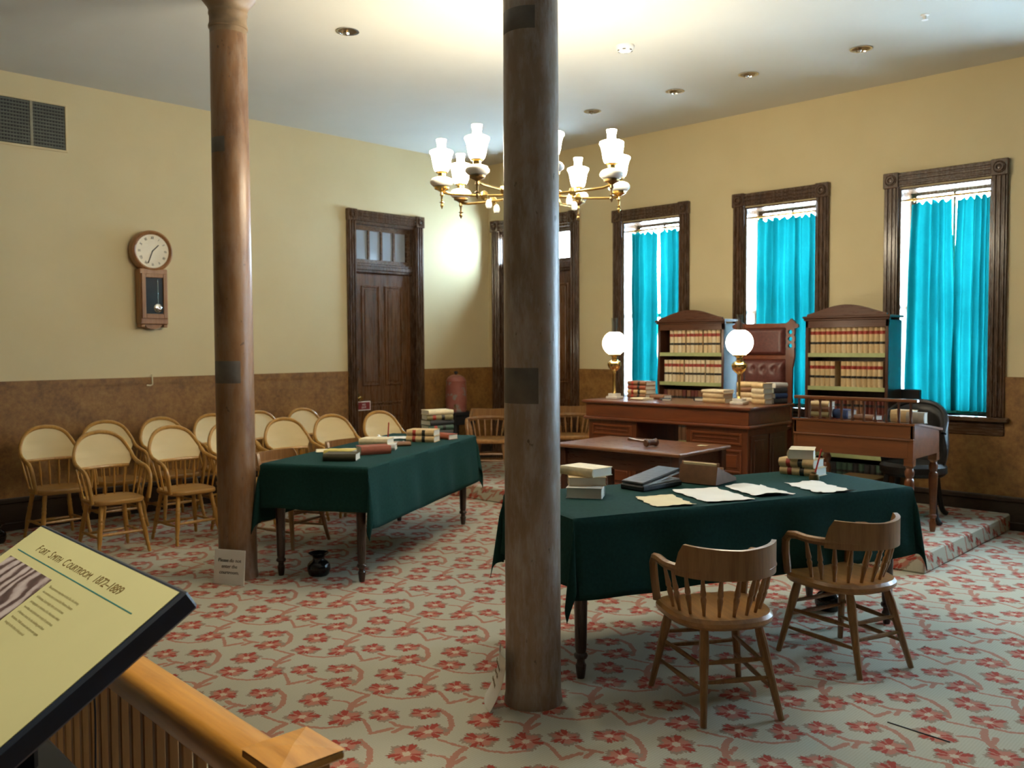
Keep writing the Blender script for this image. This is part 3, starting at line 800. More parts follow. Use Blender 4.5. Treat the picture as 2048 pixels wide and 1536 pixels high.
bl_lab = ['leftmost cane-backed armchair, back row against the wainscot', 'second back row cane-backed armchair, its top showing behind the front chair',
          'third back row cane-backed armchair against the wainscot', 'back row cane-backed armchair cut by the left edge of the left column',
          'back row cane-backed armchair at the right edge of the left column', 'back row cane-backed armchair closest to the door']
first = True
for row, xs, labs in ((frow, -7.07, fl_lab), (brow, -8.05, bl_lab)):
    for y, lab in zip(row, labs):
        a = random.uniform(-.06, .06); xx = xs+random.uniform(-.015,.015)
        if xs < -8 and lab == bl_lab[0]: xx = -7.93
        if first:
            cane.location = (xx, y, 0); cane.rotation_euler = (0,0,a); cane['label'] = lab; cane['group'] = 'cane-backed jury chairs'; first = False
        else: dup(cane, (xx, y, 0), a, lab, 'cane-backed jury chairs')
bar = make_barrel_chair(M['oak'], M['oak_seat'])
bspots = [(-2.095, 3.475, 0, math.radians(146), 'oak barrel-back armchair nearest the camera at the right cloth table'),
          (-1.915, 4.40, 0, math.radians(161), 'oak barrel-back armchair at the far end of the right cloth table'),
          (-6.33, 3.93, 0, math.radians(17), 'barrel-back armchair at the near end of the left cloth table'),
          (-6.61, 4.785, 0, math.radians(15), 'barrel-back armchair tucked behind the middle of the left cloth table'),
          (-7.02, 6.90, PLAT_H, math.radians(-50), 'pale oak barrel-back armchair on the dais in front of the double door'),
          (-6.60, 7.80, PLAT_H, math.radians(-50), 'pale oak barrel-back armchair on the dais beside the judge bench')]
for i, (x, y, z, a, lab) in enumerate(bspots):
    if i == 0: bar.location = (x,y,z); bar.rotation_euler = (0,0,a); bar['label'] = lab; bar['group'] = 'barrel-back armchairs'
    else: dup(bar, (x,y,z), a, lab, 'barrel-back armchairs')

# ------------------------------------------------------------------ cloth-covered tables
TLEG = [(0,.018),(.02,.021),(.085,.027),(.10,.020),(.125,.020),(.13,.030),(.145,.035),(.16,.030),(.165,.024),(.19,.028),(.75,.036),(.76,.034),(1,.034)]
def cloth_table(label, clabel, corner, ang, Lx, Wy, oe, os_, seed):
    # local frame: origin at near corner, x along length, y across
    t = thing('table', label, 'table', (corner[0], corner[1], 0), ang)
    b = MB(); b.box(.0, .0, TZ-.035, Lx, Wy, TZ-.008, .006); b.ob('table_top', M['tleg'], t)
    b = MB(); b.box(.07, .07, TZ-.13, Lx-.07, .09, TZ-.035); b.box(.07, Wy-.09, TZ-.13, Lx-.07, Wy-.07, TZ-.035); b.box(.07, .09, TZ-.13, .09, Wy-.09, TZ-.035); b.box(Lx-.09, .09, TZ-.13, Lx-.07, Wy-.09, TZ-.035); b.ob('apron', M['tleg'], t)
    for x in (.075, Lx-.075):
        for y in (.085, Wy-.085):
            b = MB(); b.turned((x, y, 0), (x, y, TZ-.035), TLEG, 14); b.ob('leg', M['tleg'], t)
    rnd = random.Random(seed); p1, p2, p3 = [rnd.uniform(0, 6) for _ in range(3)]
    NU, NV = 96, 56
    def fn(u, v):
        s = -oe+u*(Lx+2*oe); w = -os_+v*(Wy+2*os_)
        cx = min(max(s, 0), Lx); cy = min(max(w, 0), Wy)
        a = s-cx; c = w-cy
        A, C_ = abs(a), abs(c)
        zt = TZ
        if A < 1e-6 and C_ < 1e-6: return (s, w, zt+.0015*math.sin(3*s+p1)*math.sin(4*w))
        sa = math.copysign(1, a) if A > 0 else 0; sc = math.copysign(1, c) if C_ > 0 else 0
        rho = math.hypot(A, C_); phi = math.atan2(C_, A)
        if A > 0 and C_ > 0:
            fl = math.sin(2*phi); k = min(1, rho/.12)
            dx = sa*(.012+(.012+.20*rho)*fl*k*.5); dy = sc*(.012+(.012+.20*rho)*fl*k*.5)
            tw = .05*rho*math.sin(4*phi)
            return (cx+dx-sa*tw, cy+dy+sc*tw, zt-rho*(1-.06*fl))
        d = rho; k = min(1, d/.3)
        if C_ > 0:
            fold = math.sin(9*s+p1)+.6*math.sin(17*s+p2); edge = min(1, min(s, Lx-s)/.12)
            out = .012+.030*k*d/.4+.010*k*fold*max(0,edge); return (s, cy+sc*out, zt-d+.006*fold*k)
        fold = math.sin(11*w+p3)+.5*math.sin(19*w+p1); edge = min(1, min(w, Wy-w)/.12)
        out = .012+.030*k*d/.4+.010*k*fold*max(0,edge); return (cx+sa*out, w, zt-d+.005*fold*k)
    # parameter lines snapped to the table edges
    us = sorted(set([i/NU for i in range(NU+1)]+[oe/(Lx+2*oe), (Lx+oe)/(Lx+2*oe)])); vs = sorted(set([i/NV for i in range(NV+1)]+[os_/(Wy+2*os_), (Wy+os_)/(Wy+2*os_)]))
    b = MB(); vv = [fn(u, v) for v in vs for u in us]; n = len(us)
    b.add(vv, [(j*n+i, j*n+i+1, (j+1)*n+i+1, (j+1)*n+i) for j in range(len(vs)-1) for i in range(n-1)])
    o = b.ob('tablecloth', M['cloth'], smooth=1.0, fix=False)
    md = o.modifiers.new('thickness', 'SOLIDIFY'); md.thickness = .003; md.offset = 1
    tag(o, clabel, 'tablecloth', 'dark green tablecloths', (corner[0], corner[1], 0), ang)
    return t
LX, WY = 2.13, .79
# right table: local x along u, local y along v
angR = math.atan2(.928, .3725)
cloth_table('dark turned-leg table under green cloth beside the two near oak armchairs', 'dark green cloth draped over the right table, beside the near column', (-2.656, 3.164), angR, LX, WY, .32, .38, 3)
angL = math.atan2(.889, -.457)
cloth_table('dark turned-leg table under green cloth in front of the cane-backed chairs', 'dark green cloth draped over the left table, before the cane-backed chairs', (-4.80, 3.575), angL, 2.16, WY, .30, .41, 9)
RT = Matrix.Translation((-2.656, 3.164, TZ+.004)) @ Matrix.Rotation(angR, 4, 'Z')
LT = Matrix.Translation((-4.80, 3.575, TZ+.004)) @ Matrix.Rotation(angL, 4, 'Z')

# ------------------------------------------------------------------ books and papers
def book(label, loc, rz, w, l, h, cover, labs=(), pages=None, group=None, upright=False):
    # lying flat: spine along local y at -x side; local x = width w, y = length l, z = thickness h
    c = .003
    t = thing('book', label, 'book', loc, rz, group)
    b = MB(); b.box(-w/2, -l/2, 0, w/2, l/2, c); b.box(-w/2, -l/2, h-c, w/2, l/2, h)
    m = 6; pr = [(-w/2-.010*math.sin(PI*k/m), h*k/m) for k in range(m+1)]
    poly = pr+[(-w/2+c, h), (-w/2+c, 0)]
    b.prism([(x, z) for x, z in poly], -l/2, l/2, Matrix(((1,0,0,0),(0,0,1,0),(0,1,0,0),(0,0,0,1))))
    b.ob('cover', BK[cover], t)
    b = MB(); b.box(-w/2+c, -l/2+.004, c, w/2-.005, l/2-.004, h-c); b.ob('page_block', M['pages'], t)
    for y, hh, mt in labs:
        b = MB(); pp = [(-w/2-.0008-.0108*math.sin(PI*k/m), h*k/m) for k in range(m+1)]; pp = pp+[(x+.002, z) for x, z in pp[::-1]]
        b.prism(pp, y*l-hh/2, y*l+hh/2, Matrix(((1,0,0,0),(0,0,1,0),(0,1,0,0),(0,0,0,1)))); b.ob('spine_label', M[mt], t)
    return t
LAW = ((.22,.028,'labred'), (-.12,.028,'labblk'))
def on(T, x, y, z=0): p = T @ Vector((x, y, z)); return (p.x, p.y, p.z)
def sheet(label, T, x, y, w, l, a, mat, seed, curl=.0012, rag=.006):
    r = random.Random(seed); p = [r.uniform(0,6) for _ in range(6)]
    def fn(u, v):
        X = (u-.5)*w; Y = (v-.5)*l
        e = max(0, abs(2*v-1)-.75)*4
        X += rag*math.sin(21*v+p[0])*(1 if u in (0,1) else 0)+rag*.6*math.sin(47*v+p[1])*(1 if u in (0,1) else 0)
        Y += rag*math.sin(23*u+p[2])*(1 if v in (0,1) else 0)
        return (X, Y, .003+.0015*(1+math.sin(7*u+p[3])*math.sin(5*v+p[4]))+curl*e**2*abs(math.sin(3*u+p[5]))*4)
    b = MB(); b.grid(fn, 14, 16); b.grid(lambda u, v: tuple(Vector(fn(u,v))+Vector((0,0,-.0012))), 14, 16)
    o = b.ob('paper_sheet', mat, smooth=1.2, fix=False); q = on(T, x, y)
    return tag(o, label, 'paper', None, q, T.to_euler().z+a)
# right table
def rb(label, x, y, z, a, w, l, h, cover, labs=()): return book(label, on(RT, x, y, z), angR+a, w, l, h, cover, labs)
rb('thick grey book at the bottom of the stack by the near column', .33, .50, 0, -2.2, .135, .19, .055, 'lgrey')
rb('tan book second from the bottom of the stack by the near column', .37, .56, .056, -2.0, .14, .20, .045, 'tan2')
rb('pale cream book on top of the stack by the near column', .39, .60, .102, .35, .16, .235, .045, 'cream')
sheet('small cream paper nearest the edge of the right table', RT, .62, .19, .215, .29, -.18, M['cream'], 1)
sheet('large white paper sheet in the middle of the right table', RT, .95, .235, .275, .40, -.12, M['paper'], 2)
sheet('white paper with a rolled right end on the right table', RT, 1.265, .235, .225, .33, -.14, M['paper'], 3, .004)
sheet('ragged white paper at the far right of the right table', RT, 1.635, .175, .22, .35, -.20, M['paper'], 4, .0025, .010)
rb('tan law book at the bottom of the three-book stack', 1.93, .63, 0, .38, .145, .235, .05, 'tan', LAW)
rb('tan law book in the middle of the three-book stack', 1.92, .635, .051, .38, .145, .225, .05, 'tan', LAW)
rb('tan law book turned crosswise on top of the three-book stack', 1.93, .64, .102, -.80, .15, .20, .058, 'palet', LAW)
iw = thing('inkwell', 'small dark inkwell holding a red pencil beside the three-book stack', 'inkwell', on(RT, 1.83, .43))
b = MB(); b.lathe([(.028,0),(.03,.008),(.026,.03),(.014,.036),(.014,.042),(.017,.044)], 14); b.ob('pot', M['dkbrass'], iw)
pn = thing('pencil', 'red pencil standing in the inkwell on the right table', 'pencil', on(RT, 1.83, .43, .012)); b = MB(); b.turned((0,0,0), (.035,.02,.17), [(0,.003),(.05,.005),(.95,.005),(1,.004)], 8); b.ob('shaft', M['redpen'], pn)
# black document case, half open
dc = thing('document_case', 'black leather document case with papers on the right table', 'document case', on(RT, .82, .62), angR+.30)
b = MB(); b.box(-.17, -.085, 0, .17, .085, .03, .006); b.ob('bottom', M['bkleather'], dc)
b = MB(); b.box(-.165, -.08, .0, .165, .08, .014, .005, Matrix.Translation((0,.0,.040)) @ Matrix.Rotation(-.16,4,'Y') @ Matrix.Translation((0,0,.02))); b.ob('flap', M['bkleather'], dc)
b = MB(); b.box(-.16, -.075, .030, .16, .075, .042, .003); b.box(-.155,-.078,.0,.155,.078,.010,.002, Matrix.Translation((0,0,.045)) @ Matrix.Rotation(-.16,4,'Y')); b.ob('documents', BK['lgrey'], dc)
# brown accordion folder: wedge
ac = thing('accordion_folder', 'brown accordion document folder standing open on the right table', 'folder', on(RT, 1.18, .62, .004), angR+.45)
for k in range(4):
    tl = .20+.10*k; hh = .115-.022*k
    b = MB(); MM = Matrix.Translation((-.07+.035*k, 0, 0)) @ Matrix.Rotation(.25+.22*k,4,'Y')
    b.box(-.004, -.12, 0, .004, .12, hh+.01, .002, MM); b.ob('leaf', BK['brown'], ac)
b = MB(); b.add([(-.085,-.12,0),(.17,-.12,0),(.17,.12,0),(-.085,.12,0),(-.065,-.12,.105),(-.065,.12,.105),(.165,-.12,.02),(.165,.12,.02),(-.02,-.12,.085),(-.02,.12,.085)],
    [(0,3,2,1),(0,4,5,3),(0,1,6,8,4),(3,5,9,7,2),(8,6,7,9),(1,2,7,6)]); b.ob('gusset', BK['brown'], ac, smooth=0)
b = MB(); b.box(-.055,-.105,.03,-.03,.105,.118,.002); b.ob('documents', M['cream'], ac)
# left table (x = along the far direction, y = towards the wall)
def lb(label, x, y, z, a, w, l, h, cover, labs=()): return book(label, on(LT, x, y, z), angL+a, w, l, h, cover, labs)
sheet('loose cream papers at the near left of the left table', LT, .78, .64, .22, .30, .5, M['cream'], 11)
lb('dark thick book with pale pages nearest the camera on the left table', .30, .34, 0, .25, .16, .23, .05, 'dkol')
lb('thin yellow book lying behind the dark thick book', .47, .44, 0, .15, .13, .21, .05, 'yellow')
lb('reddish brown book in the middle of the left table', .70, .29, 0, .75, .14, .23, .06, 'red')
lb('grey book under the tilted pile on the left table', .95, .34, 0, .3, .16, .23, .045, 'lgrey')
lb('pale yellow-topped book on top of the grey book, left table', .93, .37, .046, .1, .16, .23, .045, 'cream')
lb('small brown book beside the pale book pile, left table', 1.22, .30, 0, .5, .10, .16, .03, 'brown')
sheet('crumpled white paper by the cane chair, left table', LT, 1.75, .60, .20, .28, .3, M['paper'], 12, .005, .01)
sheet('small white note near the law books, left table', LT, 1.42, .46, .12, .18, .3, M['paper'], 13)
lb('lower tan law book of the pair on the left table', 1.58, .25, 0, .05, .16, .245, .05, 'tan', LAW)
lb('upper tan law book of the pair on the left table', 1.585, .25, .051, .05, .16, .24, .05, 'tan', LAW)
lb('reddish brown book slanting beside the law book pair', 1.815, .15, 0, -.35, .12, .20, .045, 'red')
st = [('dark', .055, 'bottom book of the dark stack at the far end of the left table'), ('green', .045, 'second book up in the dark stack, left table'),
      ('dark', .045, 'third book up in the dark stack, left table'), ('olive', .045, 'fourth book up in the dark stack, left table'), ('cream', .04, 'cream book on top of the dark stack, left table')]
z = 0
for i, (cv, h, lab) in enumerate(st):
    lb(lab, 2.02, .30, z, .80+.12*((i*7) % 3-1), .17, .24, h, cv, LAW if i in (0,1,3) else ()); z += h+.001
pn = thing('pencil', 'red pencil standing in a holder on the left table', 'pencil', on(LT, 1.28, .44, .012)); b = MB(); b.turned((0,0,0), (.03,-.01,.17), [(0,.003),(.05,.005),(.95,.005),(1,.004)], 8); b.ob('shaft', M['redpen'], pn)
iw = thing('inkwell', 'small dark inkwell with a red pencil on the left table', 'inkwell', on(LT, 1.28, .44))
b = MB(); b.lathe([(.028,0),(.03,.008),(.026,.03),(.014,.036),(.014,.042),(.017,.044)], 14); b.ob('pot', M['dkbrass'], iw)

# ------------------------------------------------------------------ spittoons
def spittoon(label, loc):
    b = MB(); b.lathe([(.085,0),(.10,.012),(.112,.045),(.108,.075),(.085,.098),(.060,.110),(.055,.122),(.062,.135),(.085,.150),(.098,.157),(.096,.160),(.07,.148),(.05,.128),(.045,.10),(.0,.095)], 28)
    b.v = [(x*.72, y*.72, z) for x, y, z in b.v]
    return tag(b.ob('spittoon', M['black'], smooth=1.0), label, 'spittoon', 'black spittoons', loc)
spittoon('black spittoon under the near end of the left cloth table', (-5.27, 3.50, 0))
spittoon('black spittoon under the far end of the right cloth table', (-2.33, 5.14, 0))
spittoon('black spittoon on the floor at the left edge of the photo', (-8.08, 2.27, 0))

# ------------------------------------------------------------------ judge's desk
DX0, DX1, DY0, DY1, DZ = -5.47, -3.73, 6.68, 7.42, 1.07
dk = thing('judge_desk', 'large cherry wood judge bench with kneehole on the dais', 'desk', (DX0, DY0, PLAT_H))
DW, DD, DH = DX1-DX0, DY1-DY0, DZ-PLAT_H
b = MB(); b.box(-.03, -.03, DH-.028, DW+.03, DD+.02, DH, .008); b.ob('desk_top', M['cherry'], dk)
b = MB(); b.box(.0, .0, DH-.155, DW, DD, DH-.028, .004); b.ob('frieze', M['cherry'], dk)
b = MB(); b.box(-.02, -.02, DH-.185, DW+.02, DD, DH-.155, .010); b.ob('moulding', M['cherry'], dk)
KX0, KX1 = .58, 1.12
for a, c in ((.02, KX0), (KX1, DW-.02)):
    b = MB(); b.box(a, .02, .0, c, DD-.02, DH-.185, .004); b.box(a-.012, .008, 0, c+.012, DD-.01, .09, .006); pd = b.ob('pedestal', M['cherry_v'], dk)
    for z0, z1 in ((.60, .70), (.36, .56), (.13, .32)):
        for y_ in (.02,):
            p = MB(); panel_relief(p, a+.05, c-.05, z0, z1, y_, -1); p.ob('panel', M['cherry'], pd)
for s, xx in ((1, DW-.02),):
    for y0, y1 in ((.07, .35), (.39, .66)):
        p = MB(); p.box(xx, y0, .14, xx+.010, y1, .68, .004); p.box(xx, y0+.04, .18, xx+.016, y1-.04, .64, .006); p.ob('side_panel', M['mahog'], dk)
def desk_lamp(label, x, y):
    t = thing('oil_lamp', label, 'lamp', (x, y, DZ), 0.08, 'oil lamps on the judge bench')
    b = MB(); b.box(-.062, -.062, 0, .062, .062, .026, .004); b.box(-.046, -.046, .026, .046, .046, .052, .004); b.ob('base', M['marble'], t)
    b = MB(); b.lathe([(.022,.052),(.016,.062),(.011,.075),(.012,.15),(.010,.17),(.012,.24),(.016,.255),(.014,.265)], 16); b.ob('stem', M['brass'], t)
    b = MB(); b.lathe([(.012,.262),(.03,.275),(.055,.30),(.068,.33),(.066,.35),(.05,.368),(.035,.378),(.022,.385)], 24); b.ob('font', M['brass'], t)
    b = MB(); b.lathe([(.022,.383),(.026,.39),(.026,.41),(.035,.418),(.06,.425),(.063,.432),(.058,.436)], 20); b.ob('burner', M['brass'], t)
    b = MB(); b.lathe([(.055,.432)]+[(.117*math.cos(a), .54+.117*math.sin(a)) for a in [(-1.06+2.22*k/14) for k in range(15)]], 32); b.ob('globe', M['globeglow'], t, smooth=2)
    b = MB(); b.lathe([(.03,.44),(.028,.62),(.026,.70),(.030,.785)], 18, cap=False); b.ob('chimney', M['chim'], t, smooth=2, fix=False)
desk_lamp('glowing globe oil lamp at the left end of the judge bench', -5.33, 6.95)
desk_lamp('glowing globe oil lamp at the right end, in front of the tall chair', -3.99, 6.98)
def db(label, x, y, z, a, w, l, h, cover, labs=()): return book(label, (x, y, DZ+.001+z), a, w, l, h, cover, labs)
for i, (cv, lab) in enumerate((('brown','lowest of four books stacked beside the left lamp'),('tan','second of four books stacked beside the left lamp'),('red','third of four books stacked beside the left lamp'),('brown','top of four books stacked beside the left lamp'))):
    db(lab, -5.20, 7.22, i*.042, 1.45+.05*(i % 2), .15, .235, .041, cv, LAW)
db('white booklet lying near the left lamp on the judge bench', -5.02, 6.98, 0, 1.3, .13, .19, .018, 'cream')
db('small brown box-like book behind the white booklet', -4.96, 7.20, 0, 1.5, .12, .17, .04, 'brown')
db('black notebook in front of the left bookcase on the judge bench', -4.80, 7.05, 0, .7, .09, .14, .018, 'dark')
db('dark closed book in the middle of the judge bench', -4.52, 7.22, 0, .4, .10, .18, .03, 'dark')
for i, (cv, lab, h) in enumerate((('tan','bottom tan book of the pile left of the right lamp',.042),('tan2','middle tan book of the pile left of the right lamp',.042),('palet','pale top book of the pile left of the right lamp',.03))):
    db(lab, -4.26, 7.08, i*.043, 1.62-.1*i, .15, .22+.03*(i == 2), h, cv)
for i, (cv, lab) in enumerate((('tan','lowest tan book of the tall pile right of the right lamp'),('tan2','second book of the tall pile right of the right lamp'),('palet','third book of the tall pile right of the right lamp'),('tan','fourth book of the tall pile right of the right lamp'))):
    db(lab, -3.855, 7.14, i*.046, 1.5-.06*i, .12, .13, .045, cv)
for i, (cv, lab) in enumerate((('dark','lowest dark book of the pile at the bench corner'),('blue','second book, bluish, of the pile at the bench corner'),('dark','third dark book of the pile at the bench corner'),('lgrey','grey book on top of the pile at the bench corner'))):
    db(lab, -3.81, 7.31, i*.046, 2.6+.12*(i % 2), .13, .13, .045, cv)
for i, (cv, lab) in enumerate((('palet','lower book of the pile behind the right lamp'),('tan2','middle book of the pile behind the right lamp'),('brown','upper book of the pile behind the right lamp'),('tan','topmost book of the pile behind the right lamp'))):
    db(lab, -4.06, 7.30, i*.046, 1.55+.05*i, .13, .20, .045, cv)

# ------------------------------------------------------------------ high-backed judge's chair
jc = thing('judge_chair', 'tall carved wooden chair with tufted oxblood leather back behind the bench', 'chair', (-4.20, 7.72, PLAT_H), -PI/2+.14)
# local: faces +x (towards the room after rotation)
for s in (-1, 1):
    MS = Matrix(((0,0,1,0),(1,0,0,0),(0,1,0,0),(0,0,0,1)))
    low = [(-.02,0),(.03,0),(.03,.5),(.035,1.22),(.055,1.34),(.05,1.40),(-.03,1.40),(-.03,1.3),(-.02,.6)]
    top = [(-.03,1.595),(.055,1.595),(.085,1.605),(.09,1.63),(.06,1.645),(.055,1.66),(.02,1.69),(-.01,1.655),(-.03,1.645)]
    b = MB()
    for poly in (low, top): b.prism([(s*(.235+x), z) for x, z in poly], -.16, -.125, MS)
    for k in range(3):
        z0_, z1_ = 1.40+.065*k, 1.465+.065*k; cx_, cz_, rr = .0125, (z0_+z1_)/2, .021
        ring_o, ring_i = [], []
        for q in range(16):
            aa = 2*PI*q/16; ca, sa = math.cos(aa), math.sin(aa); m_ = max(abs(ca)/.0425, abs(sa)/.0325)
            ring_o.append((s*(.235+cx_+ca/m_), cz_+sa/m_)); ring_i.append((s*(.235+cx_+ca*rr), cz_+sa*rr))
        vs_ = [MS @ Vector((x, z, e)) for e in (-.16, -.125) for x, z in ring_o+ring_i]
        fs_ = []
        for q in range(16):
            n_ = (q+1) % 16
            fs_ += [(q, n_, 16+n_, 16+q), (32+q, 48+q, 48+n_, 32+n_), (16+q, 16+n_, 48+n_, 48+q), (q, 32+q, 32+n_, n_)]
        b.add(vs_, fs_)
    b.ob('stile', M['cherry_v'], jc, smooth=.5)
for za, zc in ((1.60,1.645),(1.30,1.345),(.52,.58)):
    b = MB(); b.box(-.155, -.21, za, -.13, .21, zc, .006); b.ob('cross_rail', M['cherry'], jc)
def pad(x0, y0, z0, y1, z1, dep, tuft):
    b = MB()
    def fn(u, v):
        y = y0+(y1-y0)*u; z = z0+(z1-z0)*v
        e = min(u, 1-u, v, 1-v); d = dep*min(1, e/.10)**.5
        if tuft:
            for r in range(4):
                for c in range(4):
                    uu = (c+.5+(.5 if r % 2 else 0))/4.0; vv = (r+.7)/4.2
                    q = ((u-uu)*(y1-y0))**2+((v-vv)*(z1-z0))**2; d -= dep*.75*math.exp(-q/.0006)
        return (x0+d, y, z)
    b.grid(fn, 28, 32); return b
pad(-.14, -.205, 1.345, .205, 1.60, .045, False).ob('head_cushion', M['leather'], jc, smooth=2)
pad(-.14, -.205, .58, .205, 1.30, .05, True).ob('tufted_back', M['leather'], jc, smooth=2)
b = MB(); b.box(-.16, -.26, .36, .22, .26, .42, .01); b.ob('seat_frame', M['cherry'], jc)
b = MB(); b.box(-.13, -.24, .42, .20, .24, .48, .025); b.ob('seat_cushion', M['leather'], jc)
for sx in (-.13, .18):
    for s in (-1, 1): b = MB(); b.turned((sx, s*.22, 0), (sx, s*.22, .36), [(0,.02),(.1,.026),(.2,.018),(.6,.03),(1,.03)], 10); b.ob('leg', M['cherry_v'], jc)
for s in (-1, 1): b = MB(); b.tube([(-.13, s*.245, .66),(.10, s*.26, .66),(.15, s*.26, .63),(.155, s*.255, .42)], .02, 8); b.ob('arm', M['cherry'], jc)

# ------------------------------------------------------------------ bookcases with law books
def shelf_book_meshes(tag_, col, h, w, d, band):
    b = MB(); m = 5
    pr = [(-w/2+w*k/m, -.014*math.sin(PI*k/m)) for k in range(m+1)]
    b.prism(pr+[(w/2, d), (-w/2, d)], 0, h); body = b.mesh('law_book', BK[col], .5)
    bm_ = {}
    for z0, hh, mt in band:
        q = MB(); p2 = [(x, y-.0012) for x, y in pr]+[(x, y+.002) for x, y in pr[::-1]]
        q.prism(p2, z0*h, z0*h+hh); bm_[mt] = q.mesh('spine_label', M[mt], .5)
    return body, bm_
SB = {('tan', 0): None}
def bookcase(x0, x1, label, rows, wname):
    y0, y1 = 8.04, 8.355; w = x1-x0; zb = PLAT_H
    t = thing('bookcase', label, 'bookcase', (x0, y0, zb))
    H = 1.86-zb; D = y1-y0
    for a in (0, w-.028):
        b = MB(); b.box(a, 0, 0, a+.028, D, H-.05, .003); b.ob('side', M['mahog'], t)
    b = MB(); b.box(.028, D-.012, 0, w-.028, D, H-.05); b.ob('back_panel', M['mahog'], t)
    b = MB(); b.box(0, .0, H-.115, w, .022, H-.03, .003); b.box(-.02, -.025, H-.03, w+.02, D, H-.008, .006); b.box(-.012, -.015, H-.05, w+.012, .03, H-.03, .006); b.ob('cornice', M['mahog_x'], t)
    n = 14; arc = [(.015+(w-.03)*k/n, H-.008+.018+.085*math.sin(PI*k/n)**1.3) for k in range(n+1)]
    b = MB(); b.prism([(.015, H-.008)]+arc+[(w-.015, H-.008)], -.005, .018, Matrix(((1,0,0,0),(0,0,1,0),(0,1,0,0),(0,0,0,1)))); b.ob('crest', M['mahog_x'], t)
    b = MB(); b.box(.028, .0, 0, w-.028, D-.012, .08, .003); b.ob('plinth', M['mahog_x'], t)
    for (zs, books) in rows:
        zz = zs-zb
        b = MB(); b.box(.028, .006, zz-.022, w-.028, D-.012, zz, .002); sh = b.ob('shelf', M['mahog_x'], t)
        b = MB(); b.box(.028, .0, zz-.034, w-.028, .006, zz+.004, .001); b.ob('shelf_edging', M['shelfedge'], sh)
        x = x0+.03+books['start']; k = 0
        key = (books['col'], books['h'], books['w'])
        if key not in SB: SB[key] = shelf_book_meshes('', books['col'], books['h'], books['w'], .17, books['band'])
        me, lb_ = SB[key]
        alt = {'tan':'tan2','tan2':'palet','palet':'tan2','dkred':'brown','olive':'dkol','brown':'dkred','dark':'green'}[books['col']]
        key2 = (alt, books['h'], books['w'])
        if key2 not in SB: SB[key2] = shelf_book_meshes('', alt, books['h'], books['w'], .17, books['band'])
        me2 = SB[key2][0]
        while x+books['w'] < x1-.03-books.get('end', 0):
            if books.get('gap') and books['gap'][0] < x-x0 < books['gap'][1]: x += .005; continue
            o = bpy.data.objects.new('law_book', me2 if random.random() < .3 else me); COL.objects.link(o)
            o.location = (x+books['w']/2, y0+.042+random.uniform(0,.006), zs+.0005)
            tag(o, books['label'], 'book', books['group'])
            for mt, mm in lb_.items():
                c = bpy.data.objects.new('spine_label', mm); COL.objects.link(c); c.parent = o
            x += books['w']+.003+(.012 if (k % books.get('grp', 99)) == books.get('grp', 99)-1 else 0); k += 1
B1 = [(.70,.030,'labred'), (.34,.022,'labblk')]; B2 = [(.62,.022,'labblk')]
def rowdef(col, h, w, band, where, **k):
    d = dict(col=col, h=h, w=w, band=band, label=where, group=where, start=.0); d.update(k); return d
lab = lambda what, row, bc: '%s on the %s shelf of the %s bookcase' % (what, row, bc)
bookcase(-5.585, -4.775, 'dark arched-top bookcase of law books behind the left of the judge bench', [
    (1.505, rowdef('tan2', .245, .046, B1, lab('tan law book with red and black labels', 'top', 'left'), start=.10, grp=4)),
    (1.195, rowdef('palet', .235, .046, B1, lab('pale law book with red and black labels', 'second', 'left'), start=.03, grp=5)),
    (.885, rowdef('dkred', .225, .044, B2, lab('dark red law book', 'third', 'left'), start=.02, grp=6)),
    (.575, rowdef('brown', .225, .046, B2, lab('brown law book', 'fourth', 'left'))),
    (.265, rowdef('olive', .225, .050, B2, lab('olive law book', 'bottom', 'left')))], 'left')
bookcase(-3.90, -3.12, 'dark arched-top bookcase of law books behind the spindle-rail desk', [
    (1.505, rowdef('tan', .25, .0475, B1, lab('tan law book with red and black labels', 'top', 'right'))),
    (1.195, rowdef('tan', .235, .046, B1, lab('tan law book with red and black labels', 'second', 'right'), gap=(.27,.325))),
    (.885, rowdef('dkred', .21, .037, B2, lab('dark red law book', 'third', 'right'))),
    (.575, rowdef('olive', .225, .046, B2, lab('olive law book', 'fourth', 'right'))),
    (.265, rowdef('dark', .225, .050, B2, lab('black law book', 'bottom', 'right')))], 'right')

# ------------------------------------------------------------------ gavel table in front of the bench
gt = thing('side_table', 'low dark red-brown table with a gavel, in front of the judge bench', 'table', (-4.27, 5.92, 0), math.radians(2))
b = MB(); b.box(-.60, -.39, TZ-.028, .60, .39, TZ, .008); b.ob('table_top', wood('table_top_lamp_sheen', (0.13,0.045,0.016), (0.27,0.11,0.04), 0.3, XG, 6, coat=.4), gt)  # brown lightened to carry the lamp's sheen on the top
b = MB(); b.box(-.54, -.33, TZ-.17, .54, -.31, TZ-.028); b.box(-.54, .31, TZ-.17, .54, .33, TZ-.028); b.box(-.54, -.31, TZ-.17, -.52, .31, TZ-.028); b.box(.52, -.31, TZ-.17, .54, .31, TZ-.028); b.ob('apron', M['mahog_x'], gt)
for sx in (-1, 1):
    for sy in (-1, 1):
        b = MB(); b.box(sx*.535-.035, sy*.325-.035, TZ-.20, sx*.535+.035, sy*.325+.035, TZ-.028, .004); b.turned((sx*.535, sy*.325, 0), (sx*.535, sy*.325, TZ-.20), [(0,.02),(.1,.028),(.14,.02),(.2,.03),(.85,.034),(.9,.028),(1,.034)], 12); b.ob('leg', M['mahog'], gt)
GS = 1.35
gv = thing('gavel', 'dark wooden gavel lying on the low table before the bench', 'gavel', (-4.22, 5.84, TZ+.026), math.radians(-18))
